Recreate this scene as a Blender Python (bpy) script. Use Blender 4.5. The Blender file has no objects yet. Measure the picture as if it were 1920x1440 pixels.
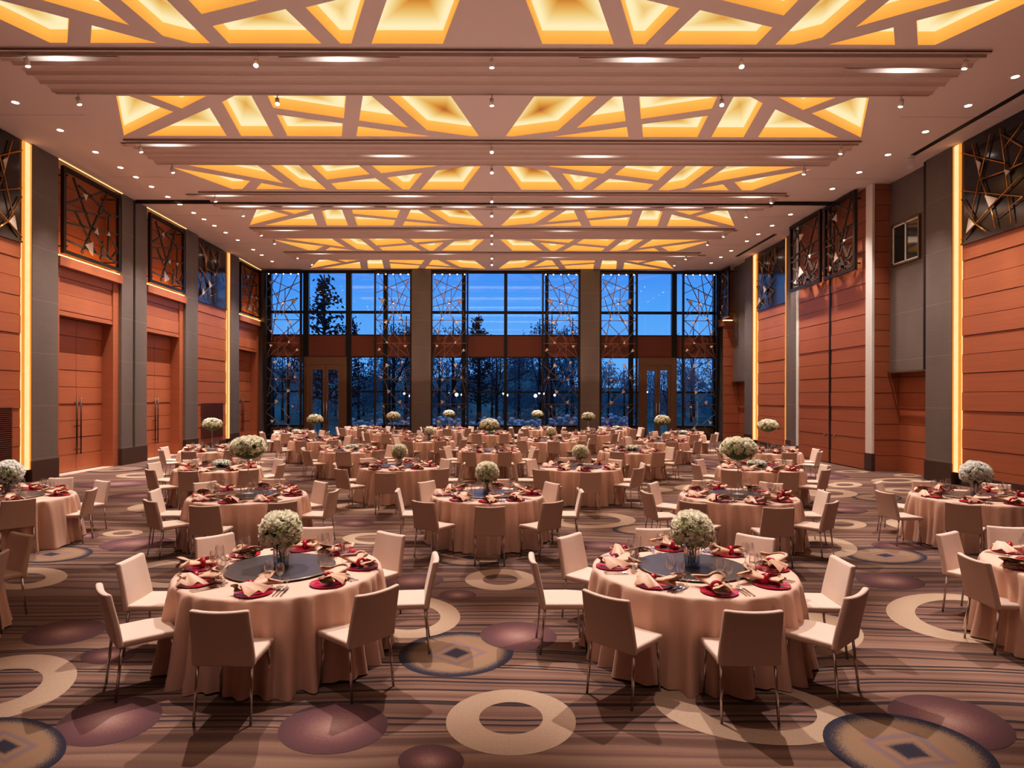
import bpy, bmesh, math, random
from mathutils import Vector, Matrix
from mathutils.geometry import delaunay_2d_cdt
PI = math.pi
R = random.Random(7)
S = bpy.context.scene
COL = S.collection

# ------------------------------------------------------------------ camera
F, CX, CY, EYE, RHO = 1190.0, 922.0, 745.0, 2.40, 0.0025     # focal length and principal point for a 1920x1440 frame
cr, sr = math.cos(RHO), math.sin(RHO)
cam_d = bpy.data.cameras.new('camera'); cam = bpy.data.objects.new('camera', cam_d); COL.objects.link(cam)
cam_d.sensor_width = 36; cam_d.sensor_fit = 'HORIZONTAL'; cam_d.lens = F/1920*36
cam_d.shift_x = (960-CX)/1920; cam_d.shift_y = (CY-720)/1920
cam_d.clip_start = .05; cam_d.clip_end = 500
cam.matrix_world = Matrix(((cr, -sr, 0, 0), (0, 0, -1, 0), (sr, cr, 0, EYE), (0, 0, 0, 1)))
S.camera = cam
def ray(px, py):
    dx, dy = px-CX, CY-py
    return ((dx*cr-dy*sr)/F, 1.0, (dx*sr+dy*cr)/F)
def onz(px, py, z):                      # the photograph's point on a level plane
    d = ray(px, py); t = (z-EYE)/d[2]
    return (d[0]*t, t, z)
def onx(px, py, x):                      # on a side wall
    d = ray(px, py); t = x/d[0]
    return (x, t, EYE+d[2]*t)
def ony(px, py, y):                      # on a plane facing the camera
    d = ray(px, py)
    return (d[0]*y, y, EYE+d[2]*y)

# ------------------------------------------------------------------ mesh builder
class MB:
    def __init__(s): s.v = []; s.f = []; s.m = []; s.s = []; s.uv = []
    def face(s, idx, m=0, sm=False, uv=None):
        s.f.append(tuple(idx)); s.m.append(m); s.s.append(sm); s.uv.append(uv)
    def poly(s, pts, m=0, uv=None, sm=False):
        n = len(s.v); s.v += [tuple(p) for p in pts]; s.face(range(n, n+len(pts)), m, sm, uv)
    def box(s, x0, x1, y0, y1, z0, z1, m=0):
        if x0 > x1: x0, x1 = x1, x0
        if y0 > y1: y0, y1 = y1, y0
        if z0 > z1: z0, z1 = z1, z0
        n = len(s.v)
        s.v += [(x0,y0,z0),(x1,y0,z0),(x1,y1,z0),(x0,y1,z0),(x0,y0,z1),(x1,y0,z1),(x1,y1,z1),(x0,y1,z1)]
        for q in ((0,3,2,1),(4,5,6,7),(0,1,5,4),(1,2,6,5),(2,3,7,6),(3,0,4,7)): s.face([n+i for i in q], m)
    def bar(s, p, q, w, d, up=(0,0,1), m=0):     # rectangular bar from p to q, w across, d deep along "up"
        p, q, up = Vector(p), Vector(q), Vector(up)
        a = (q-p).normalized(); b = a.cross(up)
        if b.length < 1e-5: b = a.cross(Vector((1,0,0)))
        b.normalize(); c = b.cross(a).normalized(); b *= w/2; c *= d/2; n = len(s.v)
        for o in (p, q):
            for k in (-b-c, b-c, b+c, -b+c): s.v.append(tuple(o+k))
        for k in ((0,1,2,3),(7,6,5,4),(0,4,5,1),(1,5,6,2),(2,6,7,3),(3,7,4,0)): s.face([n+i for i in k], m)
    def tube(s, p, q, r0, r1=None, n=8, m=0, cap=True):
        r1 = r0 if r1 is None else r1
        p, q = Vector(p), Vector(q); a = (q-p).normalized()
        b = a.orthogonal().normalized(); c = a.cross(b); k = len(s.v)
        for o, r in ((p, r0), (q, r1)):
            for i in range(n):
                t = 2*PI*i/n; s.v.append(tuple(o+(b*math.cos(t)+c*math.sin(t))*r))
        for i in range(n):
            j = (i+1) % n; s.face((k+i, k+j, k+n+j, k+n+i), m, True)
        if cap: s.face([k+i for i in range(n)][::-1], m); s.face([k+n+i for i in range(n)], m)
    def lathe(s, prof, n=16, m=0, o=(0,0,0), sm=True):
        k = len(s.v)
        for r, z in prof:
            for i in range(n):
                t = 2*PI*i/n; s.v.append((o[0]+r*math.cos(t), o[1]+r*math.sin(t), o[2]+z))
        for a in range(len(prof)-1):
            for i in range(n):
                j = (i+1) % n; s.face((k+a*n+i, k+a*n+j, k+(a+1)*n+j, k+(a+1)*n+i), m, sm)
    def add(s, verts, faces, m=0, sm=True, M=None):
        n = len(s.v)
        s.v += [tuple(M @ Vector(v)) if M else tuple(v) for v in verts]
        for f in faces: s.face([n+i for i in f], m, sm)
    def mesh(s, name, mats, sharp=None):
        me = bpy.data.meshes.new(name); me.from_pydata(s.v, [], s.f)
        me.polygons.foreach_set('material_index', s.m); me.polygons.foreach_set('use_smooth', s.s)
        if any(u is not None for u in s.uv):
            L = me.uv_layers.new(name='UVMap').data
            for p, u in zip(me.polygons, s.uv):
                if u:
                    for li, c in zip(p.loop_indices, u): L[li].uv = c
        for mt in (mats if isinstance(mats, (list, tuple)) else [mats]): me.materials.append(mt)
        me.update()
        if sharp: me.set_sharp_from_angle(angle=math.radians(sharp))
        return me
    def build(s, name, mats, parent=None, sharp=None):
        return link(name, s.mesh(name, mats, sharp), parent)
def link(name, me, parent=None):
    o = bpy.data.objects.new(name, me); COL.objects.link(o)
    if parent: o.parent = parent
    return o
def soft_box(cx, cy, cz, w, d, h, bev, seg=2, fn=None):
    bm = bmesh.new(); bmesh.ops.create_cube(bm, size=1)
    for v in bm.verts: v.co = Vector((cx+v.co.x*w, cy+v.co.y*d, cz+v.co.z*h))
    bmesh.ops.bevel(bm, geom=bm.edges[:], offset=bev, segments=4, affect='EDGES', profile=.5)
    for _ in range(2): bmesh.ops.subdivide_edges(bm, edges=[e for e in bm.edges if e.calc_length() > .1], cuts=2 if _ == 0 else 1, use_grid_fill=True)
    if fn:
        for v in bm.verts: v.co = Vector(fn(*v.co))
    me = bpy.data.meshes.new('soft'); bm.to_mesh(me); bm.free()
    for p in me.polygons: p.use_smooth = True
    nv = [Vector((0,0,0)) for _ in me.vertices]              # area-weighted normals keep the flats flat
    for p in me.polygons:
        for i in p.vertices: nv[i] += p.normal*p.area
    me.normals_split_custom_set_from_vertices([n.normalized() for n in nv])
    return me
def tag(o, label=None, cat=None, group=None, kind=None):
    if label: o['label'] = label
    if cat: o['category'] = cat
    if group: o['group'] = group
    if kind: o['kind'] = kind
    return o
def empty(name, loc=(0,0,0), rz=0.0):
    o = bpy.data.objects.new(name, None); COL.objects.link(o); o.location = loc; o.rotation_euler = (0,0,rz)
    o.empty_display_size = .1
    return o
def thing(name, label, cat, loc=(0,0,0), rz=0.0, group=None): return tag(empty(name, loc, rz), label, cat, group)
KIDS = {}
def kid(name, me, parent):
    o = link(name, me, parent); KIDS.setdefault(parent, []).append(o); return o
def dup(src, loc, rz=0.0, label=None, group=None, kids=True):
    o = src.copy(); COL.objects.link(o); o.location = loc; o.rotation_euler = (0,0,rz)
    if label: o['label'] = label
    if group: o['group'] = group
    if kids: dupkids(src, o)
    return o
def dupkids(src, o):
    for c in KIDS.get(src, ()):
        k = c.copy(); COL.objects.link(k); k.parent = o; KIDS.setdefault(o, []).append(k); dupkids(c, k)
def structure(o, label=None): o['kind'] = 'structure'; return tag(o, label)

# ------------------------------------------------------------------ materials
class NT:
    def __init__(s, name):
        s.m = bpy.data.materials.new(name); s.m.use_nodes = True; s.t = s.m.node_tree; s.t.nodes.clear()
        s.out = s.n('ShaderNodeOutputMaterial')
    def n(s, t, **k):
        x = s.t.nodes.new(t)
        for a, b in k.items(): setattr(x, a, b)
        return x
    def set(s, sock, v):
        if hasattr(v, 'is_linked') or isinstance(v, bpy.types.NodeSocket): s.t.links.new(v, sock)
        else:
            if isinstance(v, tuple) and len(v) == 3 and sock.type == 'RGBA': v = (*v, 1)
            sock.default_value = v
    def math(s, op, a, b=0.0, c=0.0, clamp=False):
        x = s.n('ShaderNodeMath', operation=op, use_clamp=clamp)
        for i, v in enumerate((a, b, c)): s.set(x.inputs[i], v)
        return x.outputs[0]
    def mix(s, f, a, b, mode='MIX'):
        x = s.n('ShaderNodeMix', data_type='RGBA', blend_type=mode)
        s.set(x.inputs[0], f); s.set(x.inputs[6], a); s.set(x.inputs[7], b)
        return x.outputs[2]
    def pos(s, kind='Object'):
        return s.n('ShaderNodeTexCoord').outputs[kind]
    def geo(s): return s.n('ShaderNodeNewGeometry').outputs['Position']
    def xyz(s, v):
        x = s.n('ShaderNodeSeparateXYZ'); s.set(x.inputs[0], v); return x.outputs
    def map(s, v, scale=(1,1,1), loc=(0,0,0)):
        x = s.n('ShaderNodeMapping'); s.set(x.inputs[0], v); x.inputs['Scale'].default_value = scale; x.inputs['Location'].default_value = loc
        return x.outputs[0]
    def noise(s, v, scale=5.0, detail=3.0, rough=.5, out=0, dim='3D'):
        x = s.n('ShaderNodeTexNoise', noise_dimensions=dim)
        if dim == '1D': s.set(x.inputs['W'], v)
        else: s.set(x.inputs['Vector'], v)
        x.inputs['Scale'].default_value = scale; x.inputs['Detail'].default_value = detail; x.inputs['Roughness'].default_value = rough
        return x.outputs[out]
    def ramp(s, f, stops, interp='LINEAR'):
        x = s.n('ShaderNodeValToRGB'); x.color_ramp.interpolation = interp; e = x.color_ramp.elements
        while len(e) < len(stops): e.new(.5)
        for i, (p, c) in enumerate(stops): e[i].position = p; e[i].color = (*c, 1) if len(c) == 3 else c
        s.set(x.inputs[0], f); return x.outputs[0]
    def step(s, v, a, b):                                    # smooth 0..1 ramp from a to b
        x = s.n('ShaderNodeMapRange', interpolation_type='SMOOTHSTEP'); s.set(x.inputs[0], v)
        s.set(x.inputs[1], a); s.set(x.inputs[2], b); return x.outputs[0]
    def bump(s, h, strength=.3, dist=.01):
        x = s.n('ShaderNodeBump'); x.inputs['Strength'].default_value = strength; x.inputs['Distance'].default_value = dist
        s.set(x.inputs['Height'], h); return x.outputs[0]
    def principled(s, col, rough=.5, metal=0.0, spec=.5, normal=None, emit=None, es=0.0, coat=0.0, sheen=0.0):
        p = s.n('ShaderNodeBsdfPrincipled')
        s.set(p.inputs['Base Color'], col); s.set(p.inputs['Roughness'], rough); s.set(p.inputs['Metallic'], metal)
        p.inputs['Specular IOR Level'].default_value = spec; p.inputs['Coat Weight'].default_value = coat
        p.inputs['Sheen Weight'].default_value = sheen
        if normal is not None: s.set(p.inputs['Normal'], normal)
        if emit is not None: s.set(p.inputs['Emission Color'], emit); s.set(p.inputs['Emission Strength'], es)
        return p.outputs[0]
    def done(s, sh): s.t.links.new(sh, s.out.inputs[0]); return s.m
def plain(name, col, rough=.5, metal=0.0, spec=.5, var=.08, scale=8.0, bump=0.0, **k):
    t = NT(name); p = t.pos(); nz = t.noise(p, scale, 3)
    f = t.math('MULTIPLY_ADD', nz, 2*var, 1-var)
    c = t.mix(1.0, col, t.n('ShaderNodeCombineColor').outputs[0], 'MULTIPLY')
    cc = [n for n in t.t.nodes if n.bl_idname == 'ShaderNodeCombineColor'][0]
    for i in range(3): t.set(cc.inputs[i], f)
    nm = t.bump(t.noise(p, scale*12, 2), bump, .004) if bump else None
    return t.done(t.principled(c, rough, metal, spec, nm, **k))
def glow(name, col, strength):
    t = NT(name); e = t.n('ShaderNodeEmission'); e.inputs[0].default_value = (*col, 1); e.inputs[1].default_value = strength
    return t.done(e.outputs[0])
def wood_mat(name, c0, c1, rough=.42):
    t = NT(name); p = t.geo()
    g = t.noise(t.map(p, (1.2, .55, 26)), 1.0, 5, .6); g2 = t.noise(t.map(p, (.4, .3, 2.0)), 1.0, 2)
    c = t.mix(t.math('MULTIPLY_ADD', g, .75, t.math('MULTIPLY', g2, .25)), c0, c1)
    return t.done(t.principled(c, rough, 0, .35, t.bump(g, .08, .004)))
M = {}
M['wood'] = wood_mat('cherry wood', (.29,.095,.046), (.48,.175,.085))
M['wood_dark'] = wood_mat('dark wood', (.09,.028,.016), (.16,.055,.03))
M['wood_band'] = wood_mat('band wood', (.115,.034,.020), (.185,.06,.032))
M['groove'] = plain('dark groove backing', (.025,.012,.008), .8)  # dark backing seen through the open joints
M['plinth'] = plain('plinth bronze brown', (.075,.04,.026), .4, var=.15)
def stone_mat():
    t = NT('grey brown stone'); p = t.geo(); z = t.xyz(p)[2]
    a = t.noise(t.map(p, (1, 1, .35)), 1.3, 4); b = t.noise(t.map(p, (3, 3, 30)), 1.0, 3)
    c = t.mix(t.math('MULTIPLY_ADD', a, .6, t.math('MULTIPLY', b, .4)), (.125,.104,.09), (.225,.188,.162))
    fr = t.math('FRACT', t.math('DIVIDE', t.math('ADD', z, -.62), 1.5))
    ln = t.math('LESS_THAN', fr, .008)
    c = t.mix(t.math('MULTIPLY', ln, .55), c, (.36,.31,.26))
    return t.done(t.principled(c, .6, 0, .3, t.bump(b, .15, .004)))
M['stone'] = stone_mat()
M['ceiling'] = plain('ceiling paint', (.74,.635,.585), .75, var=.02, scale=1.0, spec=.2)
M['groovey'] = plain('ceiling ridge lacquer', (.58,.46,.40), .34, var=.02, scale=1.0, spec=.5)
M['black'] = plain('black slot', (.015,.012,.010), .6)
M['bronze'] = plain('dark bronze', (.045,.03,.022), .35, .6, var=.15)
M['bronze_lit'] = plain('lit bronze bar', (.24,.165,.125), .34, .6, var=.2)  # lighter copy of the bronze, with lamp light put into its colour
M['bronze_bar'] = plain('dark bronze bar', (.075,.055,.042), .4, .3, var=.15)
M['gold'] = plain('gold branch', (.62,.30,.075), .30, .85, var=.25, scale=14)
M['lacquer'] = plain('dark lacquer panel', (.028,.018,.018), .13, 0, .6, var=.2, scale=2)
M['glasstri'] = plain('frosted glass inlay', (.62,.52,.44), .3, 0, .6, var=.25, scale=40)
M['tan_metal'] = plain('tan bronze door metal', (.20,.125,.07), .38, .55, var=.1)
M['mullion'] = plain('black mullion', (.012,.012,.014), .4, .3)
M['fabric'] = plain('beige slipcover', (.62,.465,.38), .85, var=.05, scale=6, bump=.25, spec=.2, sheen=.15)
M['chrome'] = plain('brushed steel', (.62,.58,.54), .22, 1.0, var=.05)
M['cloth'] = plain('peach satin tablecloth', (.66,.44,.335), .55, var=.04, scale=4, spec=.35, sheen=.1)
M['napkin'] = plain('copper beige napkin', (.64,.40,.275), .5, var=.12, scale=18, spec=.4)
M['ring'] = plain('red napkin ring', (.38,.010,.034), .2, var=.1, scale=30)
M['charger'] = plain('red glass charger', (.44,.014,.058), .14, var=.25, scale=25, spec=.7)
M['susan'] = plain('smoked glass', (.065,.058,.06), .3, 0, .25, var=.1)
M['susan_rim'] = plain('susan rim', (.42,.38,.34), .25, .8)
M['silver'] = plain('silver cutlery', (.72,.70,.68), .16, 1.0, var=.05)
def petal_mat(name, c):
    t = NT(name); d = t.n('ShaderNodeBsdfDiffuse'); tr = t.n('ShaderNodeBsdfTranslucent'); x = t.n('ShaderNodeMixShader'); x.inputs[0].default_value = .45
    k = t.mix(t.noise(t.pos(), 3, 2), tuple(v*.93 for v in c), c)
    t.set(d.inputs[0], k); t.set(tr.inputs[0], k); t.t.links.new(d.outputs[0], x.inputs[1]); t.t.links.new(tr.outputs[0], x.inputs[2])
    return t.done(x.outputs[0])
M['rose'] = petal_mat('ivory rose petal', (1.0,.96,.80))
M['rose_white'] = petal_mat('white petal', (1.0,1.0,.94))
M['leaf'] = plain('leaf green', (.17,.27,.045), .5, var=.35, scale=16)
M['leafdark'] = plain('deep leaf green', (.06,.105,.025), .6, var=.3, scale=16)
M['white'] = plain('white lacquer', (.80,.76,.70), .4, var=.03)
M['lamp'] = glow('lamp lens', (1.0,.93,.82), 14)
M['strip'] = None
def strip_mat(name, c0, c1, s):
    t = NT(name); p = t.geo(); nz = t.noise(t.map(p, (6, 6, 5)), 1.0, 4, .7)
    e = t.n('ShaderNodeEmission'); t.set(e.inputs[0], t.mix(nz, c0, c1)); e.inputs[1].default_value = s
    return t.done(e.outputs[0])
M['strip'] = strip_mat('onyx strip light', (1.0,.46,.16), (1.0,.62,.34), 1.55)
M['strip_o'] = strip_mat('amber strip light', (1.0,.30,.05), (1.0,.42,.08), .95)
M['cove'] = glow('cove strip', (1.0,.58,.22), 1.8)
M['uplight'] = glow('ledge strip', (1.0,.52,.15), 7)
M['lamp_dim'] = glow('screen lamp', (1.0,.78,.64), 3.5)
def thin_glass(name, tint, fac, rough=.02, blend=.5, haze=0.0):
    t = NT(name); a = t.n('ShaderNodeBsdfTransparent'); a.inputs[0].default_value = (*tint, 1)
    g = t.n('ShaderNodeBsdfGlossy'); g.inputs['Roughness'].default_value = rough
    lw = t.n('ShaderNodeLayerWeight'); lw.inputs[0].default_value = blend
    f = t.math('MULTIPLY_ADD', lw.outputs['Facing'], fac, .06, True); body = a.outputs[0]
    if haze:
        d = t.n('ShaderNodeBsdfDiffuse'); d.inputs[0].default_value = (1,1,1,1); y = t.n('ShaderNodeMixShader'); y.inputs[0].default_value = haze
        t.t.links.new(a.outputs[0], y.inputs[1]); t.t.links.new(d.outputs[0], y.inputs[2]); body = y.outputs[0]
    x = t.n('ShaderNodeMixShader'); t.set(x.inputs[0], f); t.t.links.new(body, x.inputs[1]); t.t.links.new(g.outputs[0], x.inputs[2])
    return t.done(x.outputs[0])
M['glass'] = thin_glass('clear drinking glass', (.985,.98,.975), .70, .03, .42, .05)
M['pane'] = thin_glass('window glass', (.90,.94,1.0), .10, .0, .5)
# ------------------------------------------------------------------ room constants
CEIL = EYE+7.05; WX = 12.85; YF = 35.4; YB = -7.0
def yl(px): return onx(px, 600, -WX)[1]
def yr(px): return onx(px, 600, WX)[1]

# ------------------------------------------------------------------ carpet
def carpet_mat():
    t = NT('striped carpet'); g = t.geo(); x, y, z = t.xyz(g)
    wob = t.noise(t.map(g, (.22, .5, 1)), 1.0, 2)
    yy = t.math('ADD', y, t.math('MULTIPLY', t.math('SUBTRACT', wob, .5), .9))
    yy = t.math('ADD', yy, t.math('MULTIPLY', t.math('ABSOLUTE', x), .012))
    n1 = t.noise(yy, 1.9, 2, .6, dim='1D')
    c = t.ramp(n1, [(.36, (.100,.056,.043)), (.44, (.175,.105,.078)), (.50, (.128,.072,.057)), (.56, (.225,.145,.104)), (.64, (.142,.080,.063))])
    n3 = t.noise(yy, 6.0, 1, .5, dim='1D')
    c = t.mix(t.math('MULTIPLY', t.step(n3, .5, .62), .35), c, (.25,.155,.11))
    gate = t.step(t.noise(t.math('ADD', yy, 3.3), .75, 1, dim='1D'), .43, .47)
    l1 = t.math('LESS_THAN', t.math('FRACT', t.math('DIVIDE', yy, .215)), .13)
    l2 = t.math('LESS_THAN', t.math('FRACT', t.math('DIVIDE', t.math('ADD', yy, .05), .335)), .085)
    ln = t.math('MULTIPLY', t.math('MAXIMUM', l1, l2), gate)
    c = t.mix(t.math('MULTIPLY', ln, .88), c, (.022,.017,.024))
    sp = t.noise(g, 95, 2, .7)
    c = t.mix(t.math('MULTIPLY', t.step(sp, .42, .68), .35), c, t.mix(1.0, c, (1.55,1.45,1.4), 'MULTIPLY'))
    return t.done(t.principled(c, .95, 0, .1, t.bump(sp, .35, .006), sheen=.1))
def ring_mat():
    t = NT('carpet ring'); g = t.geo(); y = t.xyz(g)[1]
    f = t.math('FRACT', t.math('DIVIDE', y, .022)); ln = t.math('LESS_THAN', f, .25)
    c = t.mix(t.noise(g, 60, 2), (.32,.225,.162), (.47,.345,.25))
    c = t.mix(t.math('MULTIPLY', ln, .35), c, (.22,.135,.09))
    return t.done(t.principled(c, .95, 0, .1, sheen=.1))
def uv_rad(t):
    u, v, w = t.xyz(t.n('ShaderNodeTexCoord').outputs['UV'])
    r = t.math('SQRT', t.math('ADD', t.math('MULTIPLY', u, u), t.math('MULTIPLY', v, v)))
    return u, v, r
def plum_mat():
    t = NT('carpet plum oval'); u, v, r = uv_rad(t); sp = t.noise(t.geo(), 110, 2, .7)
    k = t.math('ADD', r, t.math('MULTIPLY', t.math('SUBTRACT', sp, .5), .9))
    c = t.ramp(k, [(.0, (.33,.22,.19)), (.30, (.23,.125,.11)), (.62, (.135,.062,.066)), (1.0, (.088,.046,.049))])
    return t.done(t.principled(c, .95, 0, .1, sheen=.1))
def medal_mat():
    t = NT('carpet medallion'); u, v, r = uv_rad(t); sp = t.noise(t.geo(), 110, 2, .7)
    j = t.math('MULTIPLY', t.math('SUBTRACT', sp, .5), .45)
    k = t.math('ADD', r, j)
    d = t.math('ADD', t.math('ADD', t.math('ABSOLUTE', u), t.math('ABSOLUTE', t.math('MULTIPLY', v, 1.0))), t.math('MULTIPLY', j, .4))
    c = t.ramp(d, [(.0, (.035,.03,.045)), (.20, (.035,.03,.045)), (.27, (.21,.135,.10)), (.36, (.26,.155,.095)), (.44, (.19,.13,.125)), (.54, (.20,.14,.135)), (.60, (.26,.155,.09)), (.8, (.235,.155,.10))])
    c = t.mix(t.step(k, .74, .92), c, (.028,.026,.042))
    return t.done(t.principled(c, .95, 0, .1, sheen=.1))
def ell(cx, cy, a, b, deg, n=48):
    t0 = math.radians(deg); out = []
    for i in range(n):
        t = 2*PI*i/n; x, y = a*math.cos(t), b*math.sin(t)
        out.append((cx+x*math.cos(t0)-y*math.sin(t0), cy+x*math.sin(t0)+y*math.cos(t0)))
    return out
fl = MB()
fl.poly([(-14,YB,0),(14,YB,0),(14,YF+.2,0),(-14,YF+.2,0)], 0)
motifs = []                                                  # (x, y, rough radius) so that the fill-in ones keep clear
layer = [0]
def motif(kind, pts, inner=None):
    layer[0] += 1; z = .0012+.00004*layer[0]
    n = len(pts); uvs = [(math.cos(2*PI*i/n), math.sin(2*PI*i/n)) for i in range(n)]
    mx = sum(p[0] for p in pts)/n; my = sum(p[1] for p in pts)/n
    motifs.append((mx, my, max(abs(p[0]-mx) for p in pts)))
    if kind == 'R':
        for i in range(n):
            j = (i+1) % n; a, b, c, d = pts[i], pts[j], inner[j], inner[i]
            fl.poly([(a[0],a[1],z),(d[0],d[1],z),(c[0],c[1],z),(b[0],b[1],z)][::-1] if False else [(a[0],a[1],z),(b[0],b[1],z),(c[0],c[1],z),(d[0],d[1],z)], 1)
    else:
        m = 2 if kind == 'P' else 3
        for i in range(n):
            j = (i+1) % n
            fl.poly([(mx,my,z),(pts[i][0],pts[i][1],z),(pts[j][0],pts[j][1],z)], m, uv=[(0,0),uvs[i],uvs[j]])
def pm(kind, cx, cy, a, b, deg, ia=.5, ib=None, ox=0, oy=0):
    o = [onz(x, y, 0) for x, y in ell(cx, cy, a, b, deg)]
    i = [onz(x, y, 0) for x, y in ell(cx+ox, cy+oy, a*ia, b*(ib or ia), deg)] if kind == 'R' else None
    motif(kind, o, i)
for k in [('R',0,1291,148,56,-13,.6,.55,-6,-2), ('P',203,1353,104,42,-13), ('M',8,1403,117,58,-3), ('P',120,1186,80,22,-8),
          ('P',203,1229,53,15,-6), ('P',624,1366,104,48,-6), ('M',855,1227,108,42,-3), ('R',958,1355,122,62,0,.49,.49,0,-8),
          ('P',808,1428,62,32,0), ('P',972,1193,72,27,2), ('R',765,1157,98,40,0,.62,.6), ('P',858,1116,35,10,0), ('P',772,1090,60,14,-3),
          ('R',938,1087,66,20,0,.5,.5), ('R',45,1085,82,20,-4,.5,.5), ('M',95,1040,80,15,-4), ('R',335,1075,112,27,-3,.7,.66),
          ('P',160,1004,27,7,0), ('P',255,1020,70,12,-4), ('R',1410,1335,186,58,8,.62,.66,8,-6), ('P',1785,1355,124,44,14), ('M',1710,1413,172,66,14),
          ('R',1806,1160,146,44,7,.68,.7,8,-2), ('P',1670,1090,65,15,5), ('M',1661,1042,78,15,3), ('P',1695,1024,62,8,3),
          ('R',1508,1190,112,42,2,.6,.6), ('R',1538,1026,70,20,4,.58,.55), ('R',1578,983,47,9,2,.5,.5), ('M',1644,933,48,7,2), ('R',1584,909,33,5,0,.5,.5),
          ('R',1556,925,52,8,2,.5,.5), ('R',1681,901,48,5,0,.55,.5), ('R',1703,891,28,3,0,.5,.5), ('M',881,1046,70,16,0), ('R',1110,976,82,15,0,.66,.6),
          ('M',1210,993,62,10,0), ('R',676,950,48,8,0,.6,.6), ('P',665,981,36,7,0), ('R',520,1003,60,11,-2,.6,.6), ('R',300,951,62,9,-3,.5,.5),
          ('R',265,891,48,5,-2,.6,.5), ('P',1130,1024,60,9,2), ('R',230,1000,38,6,-3,.5,.5), ('M',300,965,34,4,-3), ('R',700,1010,58,11,0,.6,.6)]:
    pm(*k)
rr = random.Random(21)
for _ in range(2600):
    x, y = rr.uniform(-12.4, 12.4), rr.uniform(3.0, 34.5); a = rr.uniform(.45, 1.1); b = a*rr.uniform(.55, .95)
    if any((x-m[0])**2+(y-m[1])**2 < (m[2]+a+.12)**2 for m in motifs): continue
    if abs(x) < 8.5 and y < 9: continue
    k = rr.choice('RRPPM'); dg = rr.uniform(-20, 20)
    motif(k, ell(x, y, a, b, dg), ell(x, y, a*.52, b*.52, dg))
floor = structure(fl.build('floor', [carpet_mat(), ring_mat(), plum_mat(), medal_mat()]))

# ------------------------------------------------------------------ ceiling with lit coffers
ZA, ZB = (210,170,5.3333), (560,170,5.1892)
def pz(base, pts): return [(base[0]+x/base[2], base[1]+y/base[2]) for x, y in pts]
cellsA = [pz(ZA,[(42,52),(168,52),(612,212),(120,448)]), pz(ZA,[(375,52),(945,52),(697,178)]), pz(ZA,[(975,172),(1155,460),(360,460)]),
          pz(ZA,[(1102,112),(1225,48),(1392,48),(1618,458),(1297,458)]), pz(ZA,[(1555,48),(1612,170)])[::1]+pz(ZB,[(440,268),(460,47)]),
          pz(ZA,[(1648,240),(1758,458)])+pz(ZB,[(420,445),(432,320)]), pz(ZB,[(622,47),(708,47),(1065,358),(588,290)]),
          pz(ZB,[(578,347),(1290,445),(562,445)]), pz(ZB,[(872,47),(1480,50),(1755,443),(1680,443),(1250,385)])]
cellsB = [pz(ZA,[(610,768),(1382,903),(1305,985),(1205,985)]), pz(ZA,[(760,745),(1455,745),(1712,925)]), pz(ZA,[(1495,925),(1830,985),(1440,985)]),
          pz(ZA,[(1588,745)])+pz(ZB,[(0,725),(270,962),(165,962),(15,935)]), pz(ZB,[(125,725),(583,725),(692,812),(275,865)]),
          pz(ZB,[(315,903),(745,850),(905,962),(378,962)]), pz(ZB,[(712,728),(1330,728),(1330,735),(805,803)]), pz(ZB,[(858,845),(1205,800),(1078,965),(1015,965)]),
          pz(ZB,[(1345,778),(1600,740),(1770,735),(1600,968),(1192,965)])]
def local(cells, far):
    out = []
    for c in cells:
        p = [onz(x, y, CEIL) for x, y in c]; out.append([(q[0], q[1]-far) for q in p])
    return out
LA, LB = local(cellsA, 17.16), local(cellsB, 21.55)
PANELS = [(LB,12.66,0), (LA,17.16,1), (LB,21.55,0), (LA,26.08,1), (LB,30.5,0), (LA,34.78,1)]
holes = []
for n, (cells, far, k) in enumerate(PANELS):
    for s in (1, -1):
        for c in cells:
            q = [(x*s, max(min(y, 0), -2.3)+far) for x, y in c]
            ar = sum(q[i][0]*q[(i+1)%len(q)][1]-q[(i+1)%len(q)][0]*q[i][1] for i in range(len(q)))
            holes.append((n, q if ar > 0 else q[::-1]))
def inside(p, poly):
    r = False; j = len(poly)-1
    for i in range(len(poly)):
        a, b = poly[i], poly[j]
        if (a[1] > p[1]) != (b[1] > p[1]) and p[0] < (b[0]-a[0])*(p[1]-a[1])/(b[1]-a[1])+a[0]: r = not r
        j = i
    return r
vs = [Vector(p) for p in ((-13.9,YB),(13.9,YB),(13.9,YF+.25),(-13.9,YF+.25))]; es = [(0,1),(1,2),(2,3),(3,0)]
for n, q in holes:
    k = len(vs); vs += [Vector(p) for p in q]; es += [(k+i, k+(i+1)%len(q)) for i in range(len(q))]
v2, _, f2, *_ = delaunay_2d_cdt(vs, es, [], 0, 1e-5)
cm = MB(); cm.v = [(v.x, v.y, CEIL) for v in v2]
for f in f2:
    c = sum((v2[i] for i in f), Vector((0,0)))/len(f)
    if not any(inside(c, q) for _, q in holes): cm.face(f[::-1], 0)
ceiling = structure(cm.build('ceiling', M['ceiling']))
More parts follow.
